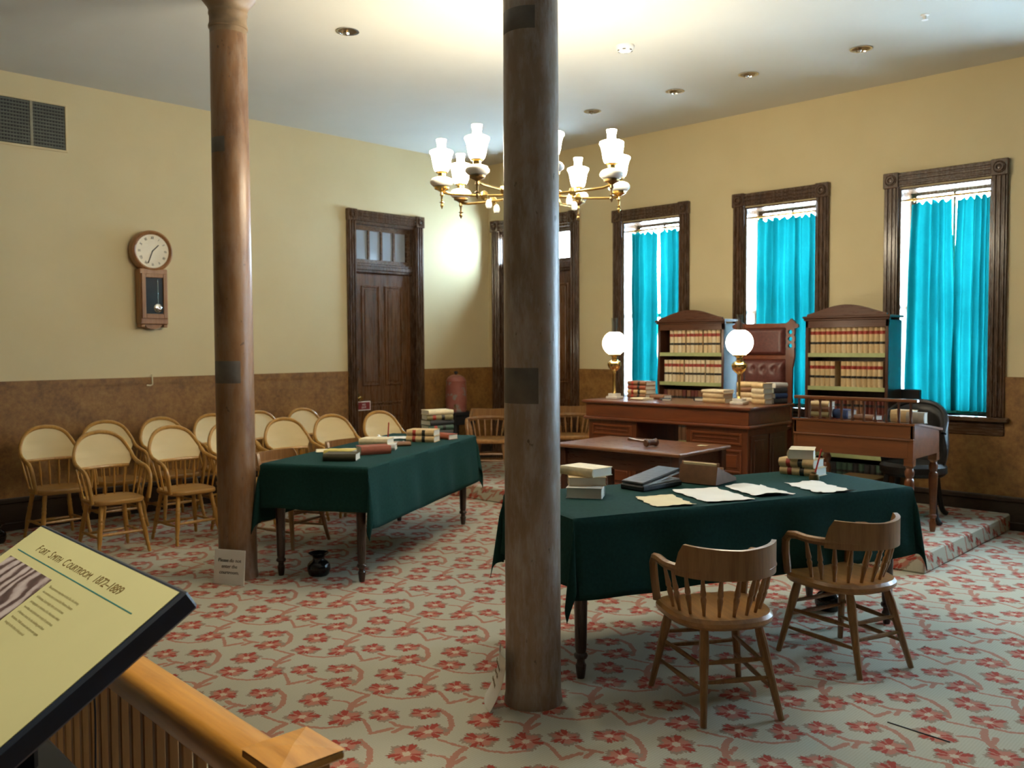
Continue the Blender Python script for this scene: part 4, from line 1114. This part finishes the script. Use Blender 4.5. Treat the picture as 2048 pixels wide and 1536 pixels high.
b = MB(); b.turned((-.12,0,0), (.09,0,0), [(0,.009),(.05,.011),(.3,.007),(.9,.007),(1,.008)], 10); b.ob('handle', M['mahog'], gv)
b = MB(); b.turned((.105,-.042,0), (.105,.042,0), [(0,.02),(.08,.024),(.2,.022),(.25,.018),(.75,.018),(.8,.022),(.92,.024),(1,.02)], 12); b.ob('head', M['mahog'], gv)
gv.scale = (GS, GS, GS); gv.location.z = TZ+.026*GS
sheet('small cream slip of paper at the right end of the gavel table', Matrix.Translation((-3.82,6.12,TZ+.001)), 0, 0, .07, .06, .2, M['cream'], 21, 0, .001)

# ------------------------------------------------------------------ spindle-rail desk (clerk)
sd = thing('clerk_desk', 'red-brown slant-top desk with spindle gallery rail on the dais', 'desk', (-3.31, 6.64, PLAT_H))
SW, SDp, z0 = .92, .56, -PLAT_H
M4 = Matrix(((0,0,1,0),(1,0,0,0),(0,1,0,0),(0,0,0,1)))   # prism (a,b)->(y,z), extruded along x
b = MB(); b.box(.035, 0, .755+z0, SW-.035, .022, .885+z0, .003); b.ob('front_apron', M['standwood'], sd)
b = MB(); b.box(-.004, -.008, .885+z0, SW+.004, .022, .90+z0, .004); b.box(0, 0, .90+z0, SW, .022, 1.0+z0, .003); b.ob('front_board', M['standwood'], sd)
for xx in (0.0, SW-.02):
    b = MB(); b.prism([(.0,.755+z0),(SDp,.76+z0),(SDp,.935+z0),(.12,.995+z0),(0,1.0+z0)], xx, xx+.02, M4); b.ob('side_board', M['standwood'], sd, smooth=0)
b = MB(); b.prism([(.02,.995+z0),(.12,.99+z0),(SDp+.02,.928+z0),(SDp+.02,.945+z0),(.12,1.008+z0),(-.01,1.012+z0),(-.01,.998+z0)], -.012, SW+.012, M4); b.ob('writing_top', M['standwood'], sd, smooth=0)
b = MB(); b.box(0, SDp-.02, .76+z0, SW, SDp, .93+z0); b.ob('back_board', M['standwood'], sd)
for xx in (.035, SW-.035):
    for yy in (.035, SDp-.035):
        b = MB(); b.box(xx-.033, yy-.033, .70+z0, xx+.033, yy+.033, .90+z0, .004)
        b.turned((xx, yy, 0), (xx, yy, .70+z0), [(0,.018),(.04,.022),(.12,.027),(.15,.02),(.19,.02),(.2,.028),(.23,.03),(.25,.022),(.78,.034),(.82,.03),(.84,.022),(.88,.032),(.93,.034),(.97,.024),(1,.032)], 14); b.ob('leg', M['standwood'], sd)
b = MB(); b.box(-.01, .01, 1.165+z0, SW+.02, .055, 1.19+z0, .006); b.ob('gallery_rail', M['standwood'], sd)
for k in range(11):
    xx = .03+k*(SW-.06)/10
    b = MB(); b.turned((xx, .03, 1.01+z0), (xx, .03, 1.168+z0), [(0,.010),(.1,.013),(.18,.008),(.5,.012),(.82,.008),(.9,.012),(1,.010)], 8); b.ob('gallery_spindle', M['mahog'], sd)
def cb(label, x, y, z, a, w, l, h, cover): return book(label, (-3.31+x, 6.64+y, z+.012), a, w, l, h, cover)
for i, (cv, lb2) in enumerate((('olive','bottom book of the pile at the left end of the spindle-rail desk'),('brown','middle book of the pile at the left end of the spindle-rail desk'),('tan2','top book of the pile at the left end of the spindle-rail desk'))):
    cb(lb2, .15, .19, 1.005+i*.041, 1.5, .10, .16, .04, cv)
cb('bluish grey book on the spindle-rail desk beside the left pile', .32, .22, .998, 1.2, .10, .15, .07, 'blue')
cb('folded brown document wallet on the spindle-rail desk', .50, .21, .998, 1.35, .12, .18, .035, 'brown')
cb('tan book seen through the right part of the spindle rail', .76, .26, .992, 1.5, .11, .16, .09, 'tan')
cb('grey book lying at the right end of the spindle-rail desk', .875, .20, .994, 1.4, .05, .14, .08, 'grey')

# ------------------------------------------------------------------ black round-backed leather chair behind the clerk desk
rc = thing('leather_armchair', 'black leather round-backed armchair behind the spindle-rail desk', 'chair', (-2.74, 7.62, PLAT_H), math.radians(-80))
def rb_(u, v):
    a = (u-.5)*PI*1.15; top = .955-.24*abs(2*u-1)**2.2; z = .42+(top-.42)*v
    r = .235+.03*math.sin(PI*v)
    return (-r*math.cos(a)*.92-.05*v, r*math.sin(a), z)
b = MB(); b.grid(rb_, 30, 14)
def rb2(u, v): p = Vector(rb_(u, v)); d = Vector((p.x, p.y, 0)).normalized(); e = min(u,1-u,v*2,1-v); return tuple(p-d*(.05*min(1, e/.08)**.5+.004))
b.grid(rb2, 30, 14); b.ob('back', M['bkleather'], rc, smooth=2, fix=False)
b = MB(); b.tube([Vector(rb_(k/30, 1))+Vector((.012,0,0)) for k in range(31)], .022, 8); b.ob('top_roll', M['bkleather'], rc)
b = MB(); b.prism([(.25*math.cos(2*PI*k/24), .26*math.sin(2*PI*k/24)) for k in range(24)], .36, .47, None, .03); b.ob('seat', M['bkleather'], rc)
for sx, sy in ((.17,.17),(.17,-.17),(-.19,.15),(-.19,-.15)):
    b = MB(); b.tube(bez([(sx, sy, .37), (sx*1.1, sy*1.1, .2), (sx*1.25, sy*1.25, .06), (sx*1.45, sy*1.45, .015)], 4), .022, 8); b.ob('leg', M['blackm'], rc)
b = MB(); b.box(-.10, -.03, 0, .10, .03, .22, .006); tag(b.ob('black_box', M['blackm']), 'plain black box on the window sill right of the right bookcase', 'box', None, (-3.06, YW-.03, WZ0), 0)
# brown drawer chest and dark stool-like foot under the clerk desk: low wooden crate
cr = thing('wooden_crate', 'low brown wooden box on the dais under the spindle-rail desk', 'box', (-3.12, 7.50, PLAT_H), 0)
b = MB(); b.box(-.16, -.14, 0, .16, .14, .30, .005); b.ob('body', M['standwood'], cr)
b = MB(); b.box(-.17, -.15, .30, .17, .15, .325, .005); b.ob('lid', M['standwood'], cr)
b = MB(); b.lathe([(0,.02),(.012,.016),(.008,.0)], 10, Matrix.Translation((0,-.14,.18)) @ Matrix.Rotation(PI/2,4,'X')); b.ob('knob', M['brass'], cr)

# ------------------------------------------------------------------ red cooler on a dark stand in the corner
def pot_mat():
    t = NT('painted_red_stoneware'); a = t.noise(5, 4, 0.6); 
    base = t.ramp(a, [(0.3, (0.26,0.075,0.055)), (0.7, (0.38,0.14,0.105))])
    fl = t.noise(9, 3, 0.6, off=(2,3,4)); m = t.ramp(fl, [(0.56, (0,0,0)), (0.60, (1,1,1))])
    t.col(t.mix(t.math('MULTIPLY', m, .8), base, (0.26,0.27,0.25))); t.rough(0.35); return t.m
M['potred'] = pot_mat()
pt = thing('water_cooler', 'painted red stoneware water cooler with knob lid in the corner', 'water cooler', (-8.22, 7.50, .775))
b = MB(); b.lathe([(.125,0),(.130,.02),(.126,.03),(.128,.05),(.133,.15),(.130,.28),(.122,.36),(.126,.37),(.126,.385),(.115,.39)], 28); b.ob('body', M['potred'], pt)
b = MB(); b.lathe([(.12,.388),(.118,.40),(.095,.43),(.06,.45),(.03,.458)], 28); b.ob('lid', M['potred'], pt)
b = MB(); b.lathe([(.02,.456),(.014,.468),(.026,.482),(.022,.497),(.0,.503)], 16); b.ob('knob', M['blackm'], pt)
b = MB(); b.turned((.09,-.10,.06), (.13,-.145,.06), [(0,.012),(.6,.012),(.62,.016),(1,.010)], 10); b.turned((.115,-.128,.06), (.115,-.128,.10), [(0,.006),(1,.012)], 8); b.ob('tap', M['dkbrass'], pt)
sn = thing('plant_stand', 'dark square stand carrying the red water cooler', 'stand', (-8.22, 7.50, 0))
b = MB(); b.box(-.19, -.19, .735, .19, .19, .775, .006); b.ob('stand_top', M['blackm'], sn)
b = MB(); b.box(-.17, -.17, .62, .17, .17, .735, .004); b.ob('frieze', M['blackm'], sn)
for sx in (-1, 1):
    for sy in (-1, 1): b = MB(); b.turned((sx*.145, sy*.145, 0), (sx*.145, sy*.145, .62), [(0,.018),(.1,.026),(.15,.018),(.8,.026),(1,.026)], 10); b.ob('leg', M['blackm'], sn)

# ------------------------------------------------------------------ wall clock
ck = thing('wall_clock', 'brown wooden drop-case pendulum wall clock on the left wall', 'clock', (XL+.002, 3.805, 2.515), PI/2)
RY = Matrix.Rotation(PI/2, 4, 'X')     # lathe axis -> -y (into the room)
b = MB(); b.lathe([(.185,0),(.200,.02),(.200,.07),(.196,.095),(.180,.108),(.166,.10),(.160,.088)], 44, RY, cap=False); b.ob('bezel', M['clockw'], ck)
b = MB(); b.lathe([(.0,.088),(.162,.088)], 44, RY, cap=False); fc = b.ob('dial', plain('ivory_dial', (0.80,0.74,0.58), 0.35, .04, 6, coat=1.0), ck, smooth=0)
NUM = ['XII','I','II','III','IIII','V','VI','VII','VIII','IX','X','XI']
for k, s in enumerate(NUM):
    o = text_mesh(s, .036, M['ink'], 'numeral', sx=.7, align='CENTER'); a = PI/2-k*PI/6
    o.parent = fc; o.matrix_local = Matrix.Translation((.128*math.cos(a), -.0895, .128*math.sin(a))) @ Matrix.Rotation(PI/2,4,'X') @ Matrix.Rotation(a-PI/2,4,'Z') @ Matrix.Translation((0,-.013,0))
for L_, a, nm in ((.085, 2.35, 'hour_hand'), (.125, -1.2, 'minute_hand')):
    b = MB(); b.box(-.004, -.0925, -.01, .004, -.0905, L_, 0, Matrix.Rotation(-(PI/2-a),4,'Y')); b.ob(nm, M['ink'], fc)
b = MB(); b.box(-.135, -.105, -.70, .135, 0, -.17, .006); b.ob('case', M['clockw'], ck)
b = MB()
for x0_, x1_, za, zb_ in ((-.125,-.085,-.645,-.215), (.085,.125,-.645,-.215), (-.085,.085,-.255,-.215), (-.085,.085,-.645,-.60)): b.box(x0_, -.122, za, x1_, -.105, zb_, .004)
dr = b.ob('case_door', M['clockw'], ck)
b = MB(); b.box(-.085, -.109, -.60, .085, -.1055, -.255); b.ob('door_glass', plain('dark_clock_glass', (0.045,0.045,0.05), 0.08, .1, 5), dr, smooth=0)
b = MB(); b.lathe([(0,.006),(.035,.005),(.042,0)], 24, Matrix.Translation((.035,-.110,-.545)) @ RY); b.box(.033,-.112,-.50,.037,-.1095,-.27); b.ob('pendulum', M['chrome'], dr)
b = MB(); b.box(-.13,-.10,-.73,-.09,-.0,-.70,.006); b.box(.09,-.10,-.73,.13,0,-.70,.006); b.prism([(-.09,-.70),(.09,-.70),(.06,-.735),(.02,-.745),(-.02,-.745),(-.06,-.735)], 0, .08, Matrix(((1,0,0,0),(0,0,-1,0),(0,1,0,0),(0,0,0,1)))); b.ob('base_bracket', M['clockw'], ck)

# ------------------------------------------------------------------ wall vent, hook
M['ventm'] = plain('dark_grille_metal', (0.11,0.12,0.10), 0.5, .15, 12, metal=.3)
vt = thing('vent_grille', 'dark two-section return air grille high on the left wall', 'vent', (XL+.001, 2.785, 3.567), PI/2)
b = MB(); b.box(-.30,-.012,-.215,.30,0,-.195,.003); b.box(-.30,-.012,.195,.30,0,.215,.003); b.box(-.30,-.012,-.195,-.282,0,.195,.003); b.box(.282,-.012,-.195,.30,0,.195,.003); b.ob('flange', M['wall'], vt)
b = MB(); b.box(-.282,-.002,-.195,.282,-.0005,.195); b.ob('backing', M['blackm'], vt)
b = MB(); b.box(-.012,-.012,-.195,.012,-.002,.195,.002); b.ob('mullion', plain('vent_mullion', (0.26,0.24,0.17), .5), vt)
for k in range(13):
    zz = -.18+k*.03
    b = MB(); b.box(-.28,-.010,zz-.006,.28,-.003,zz+.006,.001); b.ob('louvre', M['ventm'], vt)
for s in (-1, 1):
    for k in range(11):
        xx = s*(.024+k*.0245)
        b = MB(); b.box(xx-.0025,-.0075,-.193,xx+.0025,-.0045,.193); b.ob('grille_bar', M['ventm'], vt)
hk = MB(); hk.tube([(0,0,.03),(0,-.012,.02),(0,-.014,-.05),(0,-.014,-.065),(-.02,-.014,-.075),(-.055,-.014,-.072)], .007, 8); tag(hk.ob('wall_hook', M['cream']), 'small cream bent pipe hook on the wainscot border below the clock', 'hook', None, (XL+.022, 3.80, 1.30), PI/2)

# ------------------------------------------------------------------ ceiling fittings
rec = [(-5.666,4.088,'recessed steel ceiling light left of the near column, above the left table'), (-4.814,7.208,'second recessed ceiling light from the chandelier, along the window wall'),
       (-4.055,7.22,'third recessed ceiling light from the chandelier, along the window wall'), (-3.063,7.25,'rightmost recessed ceiling light, above the right window'), (-5.818,7.22,'recessed ceiling light just right of the near column, above the chandelier')]
for x, y, lab_ in rec:
    t = thing('recessed_light', lab_, 'ceiling light', (x, y, HC), group='recessed ceiling lights')
    b = MB(); b.lathe([(.085,-.0),(.088,-.006),(.072,-.006),(.070,-.001)], 26, cap=False); b.ob('trim_ring', M['chrome'], t)
    b = MB(); b.lathe([(.071,-.003),(.06,-.0015),(.03,-.0008),(.0,-.0006)], 26); b.ob('reflector', M['dkbrass'], t)
    b = MB(); b.lathe([(.0,-.03),(.02,-.026),(.028,-.015),(.022,-.003)], 14, Matrix.Translation((-.02,.0,0))); b.ob('bulb', M['chrome'], t)
for x, y in ((-1.75, .85),):
    l = bpy.data.lights.new('visitor_downlight', 'SPOT'); l.energy = 165; l.color = (1.0,.88,.66); l.spot_size = .95; l.spot_blend = .8; l.shadow_soft_size = .06
    o = bpy.data.objects.new('visitor_downlight', l); o.location = (x, y, HC-.03); COL.objects.link(o)
t = thing('smoke_detector', 'round white smoke detector on the ceiling right of the near column', 'smoke detector', (-4.381, 5.849, HC))
b = MB(); b.lathe([(.075,0),(.075,-.015),(.068,-.03),(.05,-.042),(.0,-.046)], 28); b.ob('housing', M['white'], t)
for k in range(6):
    b = MB(); a = k*PI/3; b.box(.045,-.012,-.0405,.060,.012,-.034,0,Matrix.Rotation(a,4,'Z')); b.ob('vent_slot', M['blackm'], t)
t = MB(); t.lathe([(.03,0),(.03,-.004),(.012,-.008),(.010,-.03),(.024,-.036),(.0,-.04)], 16); tag(t.ob('sprinkler_head', M['white']), 'small white sprinkler head on the ceiling near the right window', 'sprinkler', None, (-2.425, 6.847, HC))

# ------------------------------------------------------------------ chandelier
CX, CYc, RING = -4.20, 4.55, .62
ch = thing('chandelier', 'brass eight-arm chandelier with glowing white glass lamps', 'chandelier', (CX, CYc, 0))
ZB = 2.62
b = MB(); b.lathe([(.0,ZB-.14),(.012,ZB-.13),(.02,ZB-.11),(.012,ZB-.09),(.05,ZB-.06),(.075,ZB-.03),(.08,ZB),(.075,ZB+.03),(.04,ZB+.06),(.03,ZB+.10),(.045,ZB+.14),(.03,ZB+.18),(.018,ZB+.22)], 24); b.ob('hub', M['brass'], ch)
b = MB(); b.lathe([(.012,ZB+.2),(.012,3.2),(.02,3.22),(.012,3.24),(.012,HC-.06)], 12); b.ob('stem', M['brass'], ch)
b = MB(); b.lathe([(.015,HC-.08),(.03,HC-.06),(.08,HC-.02),(.09,HC)], 24); b.ob('ceiling_rose', M['brass'], ch)
b = MB(); b.tube([(.20*math.cos(2*PI*k/32), .20*math.sin(2*PI*k/32), ZB+.02) for k in range(32)], .007, 6, closed=True); b.ob('ring', M['brass'], ch)
base_a = math.atan2(_r.y, _r.x)
for k in range(8):
    a = base_a+math.radians(10+45*k); c, s = math.cos(a), math.sin(a)
    b = MB(); b.tube([(c*q, s*q, ZB+dz) for q, dz in ((.06,0),(.20,.0),(.40,-.005),(.56,.0),(RING,.012))], .009, 8)
    b.lathe([(.0,-.035),(.022,-.022),(.03,0),(.022,.022),(0,.035)], 12, Matrix.Translation((c*.33, s*.33, ZB-.003)))
    arm = b.ob('arm', M['brass'], ch)
    b = MB(); b.lathe([(0,-.045),(.018,-.038),(.024,-.015),(.018,.01),(.01,.02)], 12, Matrix.Translation((c*.30, s*.30, ZB-.05))); b.ob('pendant_drop', M['milk'], arm)
    T = Matrix.Translation((c*RING, s*RING, ZB+.012))
    b = MB(); b.lathe([(.0,-.115),(.006,-.105),(.012,-.09),(.006,-.075),(.018,-.07),(.006,-.062),(.008,-.03),(.014,-.02),(.01,0),(.03,.012),(.05,.02),(.052,.034),(.03,.036)], 16, T); b.ob('lamp_holder', M['dkbrass'] if k % 2 else M['brass'], ch)
    b = MB(); b.lathe([(.03,.034),(.06,.04),(.076,.055),(.078,.072),(.066,.09),(.04,.10),(.02,.104)], 22, T); fo = b.ob('lamp_font', M['milk'], ch, smooth=2)
    b = MB(); b.lathe([(.02,.102),(.026,.108),(.026,.124),(.04,.13),(.042,.136),(.03,.138)], 16, T); b.ob('burner', M['brass'], fo)
    b = MB(); b.lathe([(.036,.134),(.048,.145),(.056,.17),(.062,.21),(.070,.245),(.080,.262),(.078,.272),(.060,.280),(.038,.285)], 22, T); b.ob('glass_shade', M['lampglow'], fo, smooth=2)
    b = MB(); b.lathe([(.032,.284),(.028,.30),(.027,.315),(.033,.345),(.034,.350),(.03,.350)], 16, T); b.ob('chimney_top', M['lampglow'], fo, smooth=2)

# ------------------------------------------------------------------ notices on the floor
ns = thing('floor_notice', 'white card asking visitors not to enter, leaning on the left column', 'sign', (-5.505, 2.945, 0), math.radians(27.5))
MT = Matrix.Rotation(-.10, 4, 'X')
b = MB(); b.box(-.118, -.003, .0, .118, .003, .232, .001, MT); b.ob('card', M['white'], ns)
text_lines(['Please do not', 'enter the', 'courtroom.'], .033, .040, M['ink'], ns, MT @ Matrix.Translation((0,-.0038,.150)) @ Matrix.Rotation(PI/2,4,'X'), align='CENTER', sx=.98, shear=.12, ext=.0008)
# curled paper notice against the near column
def curl(u, v):
    w = (u-.5)*.22; h = v*.24
    bend = .07*(1-v)**2
    return (w, -.03-.075*(2*u-1)**2*0-bend-.015*math.sin(PI*u), h*.96+.002)
b = MB(); b.grid(curl, 12, 14); b.grid(lambda u, v: tuple(Vector(curl(u,v))+Vector((0,.0015,0))), 12, 14)
o = b.ob('paper_notice', M['paper'], smooth=2, fix=False)
tag(o, 'curled white paper notice propped at the foot of the near column', 'sign', None, (-2.752, 2.822, 0), math.radians(-40))
for _i, _ln in enumerate(['Please do not', 'enter the', 'courtroom.']):
    _v = .70-.16*_i; _p = curl(.5, _v); _q = curl(.5, _v-.02)
    text_lines([_ln], .028, 0, M['brownink'], o, Matrix.Translation((0, _p[1]-.002, _p[2])) @ Matrix.Rotation(math.atan2(_p[2]-_q[2], _p[1]-_q[1]),4,'X'), align='CENTER', shear=.12)

# ------------------------------------------------------------------ visitor railing
RA = math.radians(-2.6)
rl = thing('railing', 'honey oak visitor railing with square capped post at the bottom', 'railing', (-1.363, .846, 0), RA)
b = MB(); sec = [(-.034,-.050),(.034,-.050),(.040,-.040),(.041,.008),(.037,.020),(.028,.026),(-.028,.026),(-.037,.020),(-.041,.008),(-.040,-.040)]
b.prism(sec, -3.6, -.055, Matrix(((0,0,1,0),(1,0,0,0),(0,1,0,.826),(0,0,0,1)))); b.ob('top_rail', M['rail_oak'], rl, smooth=.9)
b = MB(); b.box(-.048,-.048,0,.048,.048,.868,.004); b.ob('post', M['slat_oak'], rl)
b = MB(); b.box(-.066,-.066,.868,.066,.066,.886,.004); b.add([(-.066,-.066,.886),(.066,-.066,.886),(.066,.066,.886),(-.066,.066,.886),(0,0,.894)], [(0,1,4),(1,2,4),(2,3,4),(3,0,4)]); b.ob('post_cap', M['rail_oak'], rl, smooth=0)
b = MB(); b.box(-3.6,-.028,.06,-.048,.028,.11,.005); b.ob('bottom_rail', M['rail_oak'], rl)
bm_ = None
for k in range(48):
    xx = -.10-k*.072
    if bm_ is None: q = MB(); q.box(-.010,-.012,.108,.010,.012,.780,.003); bm_ = q.mesh('baluster', M['slat_oak'], .5)
    o = bpy.data.objects.new('baluster', bm_); COL.objects.link(o); o.parent = rl; o.location = (xx, 0, 0)

# ------------------------------------------------------------------ exhibit panel
M['navy'] = plain('dark_navy_metal', (0.010,0.018,0.035), 0.42, .2, 20)
M['panelcream'] = plain('panel_cream', (0.56,0.54,0.28), 0.38, .03, 4)
M['rule'] = plain('panel_teal_rule', (0.02,0.17,0.17), 0.5)
def photo_mat():
    t = NT('sepia_photograph_print')
    b1 = t.n('ShaderNodeTexWave', wave_type='BANDS', bands_direction='X'); b1.inputs['Scale'].default_value = 7; b1.inputs['Distortion'].default_value = 9; b1.inputs['Detail'].default_value = 3; t.L(t.co(), b1.inputs['Vector'])
    nz = t.noise(26, 5, .65); n2 = t.noise(8, 4, .6, (1,3,1))
    f = t.math('MULTIPLY_ADD', b1.outputs['Fac'], .35, t.math('MULTIPLY_ADD', nz, .4, t.math('MULTIPLY', n2, .4)))
    t.col(t.ramp(f, [(0.35, (0.05,0.03,0.03)), (0.52, (0.12,0.075,0.075)), (0.60, (0.33,0.27,0.28)), (0.8, (0.50,0.44,0.45))])); t.rough(.4); return t.m
tilt = math.radians(33)
ex = thing('exhibit_panel', 'cream information panel about the courtroom on a dark navy stand', 'sign', (-1.9935, .7655, 0), RA)
PW, PD = .85, .60
# panel frame: local s (right) from -PW/2, t (down the slope) from 0
PM = Matrix.Translation((0, 0, 1.15)) @ Matrix.Rotation(tilt, 4, 'X')     # local +y goes up the slope
b = MB(); b.box(-PW/2-.006, -PD-.006, -.045, PW/2+.006, .006, -.002, .005, PM); b.ob('tray', M['navy'], ex)
b = MB(); b.box(-PW/2+.004, -PD+.004, -.002, PW/2-.004, -.004, .0, 0, PM); pan = b.ob('panel_face', M['panelcream'], ex, smooth=0)
b = MB(); b.box(-.26, -.40, 0, .20, -.10, .76, .01); b.ob('pedestal', M['navy'], ex)
b = MB(); b.box(-.10, -.32, .74, .10, -.16, .89, .01); b.ob('neck', M['navy'], ex)
def onp(o, s, t_, parent=pan, z=.0006): o.parent = parent; o.matrix_local = PM @ Matrix.Translation((s-PW/2, -t_, z))
b = MB(); b.box(0, -.0012, 0, .735, .0012, .0006); onp(b.ob('rule', M['rule'], smooth=0), .046, .0795, z=.0002)
b = MB(); b.box(0, -.235, 0, .317, 0, .0006); onp(b.ob('photograph_print', photo_mat(), smooth=0), .053, .1005, z=.0002)
# title in small capitals
x = .134
chunks = [('F',1),('ORT',0),(' ',0),('S',1),('MITH',0),(' ',0),('C',1),('OURTROOM,',0),(' ',0),('1872–1889',1)]
ws = []
for s_, big in chunks:
    if s_ == ' ': ws.append((None, .010)); continue
    o = text_mesh(s_, .029 if big else .0225, M['brownink'], 'title_lettering', sx=.80, shear=.12, ext=.0001, space=1.0)
    ws.append((o, max(v.co.x for v in o.data.vertices)+.0035))
tot = sum(w for _, w in ws); k = .54/tot
for o, w in ws:
    if o:
        o.data.transform(Matrix.Diagonal((k,1,1,1))); onp(o, x, .0625)
    x += w*k
body = ['The courtroom may have looked like this during', 'the seventeen years it served the Western District', 'of Arkansas. Surprisingly, there are no known', 'photographs or sketches of it. Historians relied',
        'on written descriptions and receipts for purchases', 'of furniture items for the building and their', 'decisions. Walk around and you are again', 'brought to the times of the period.']
wd = [.186,.186,.172,.186,.186,.175,.178,.130]
for i, (ln, w) in enumerate(zip(body, wd)):
    o = text_mesh(ln, .0085, M['bodyink'], 'body_lettering', ext=.00005)
    mx = max(v.co.x for v in o.data.vertices); o.data.transform(Matrix.Diagonal((w/mx,1,1,1))); onp(o, .3925, .1165+i*.01465)
for i, ln in enumerate(['FORT SMITH', 'National Historic', 'Site, Arkansas']):
    o = text_mesh(ln, .007, M['brownink'], 'caption_lettering', ext=.00005); mx = max(v.co.x for v in o.data.vertices); o.data.transform(Matrix.Diagonal((.12/mx,1,1,1))); onp(o, .415-.12+.035, .335+i*.013-.02)
# loose dark cable hanging from the panel in front of the slats
cbl = MB(); cbl.tube(bez([(-2.04,.70,.99),(-2.06,.765,.85),(-2.08,.775,.6),(-2.06,.77,.3),(-2.0,.74,.006)], 6), .0022, 6); tag(cbl.ob('cable', M['navy']), 'thin dark cable hanging below the information panel by the slats', 'cable')
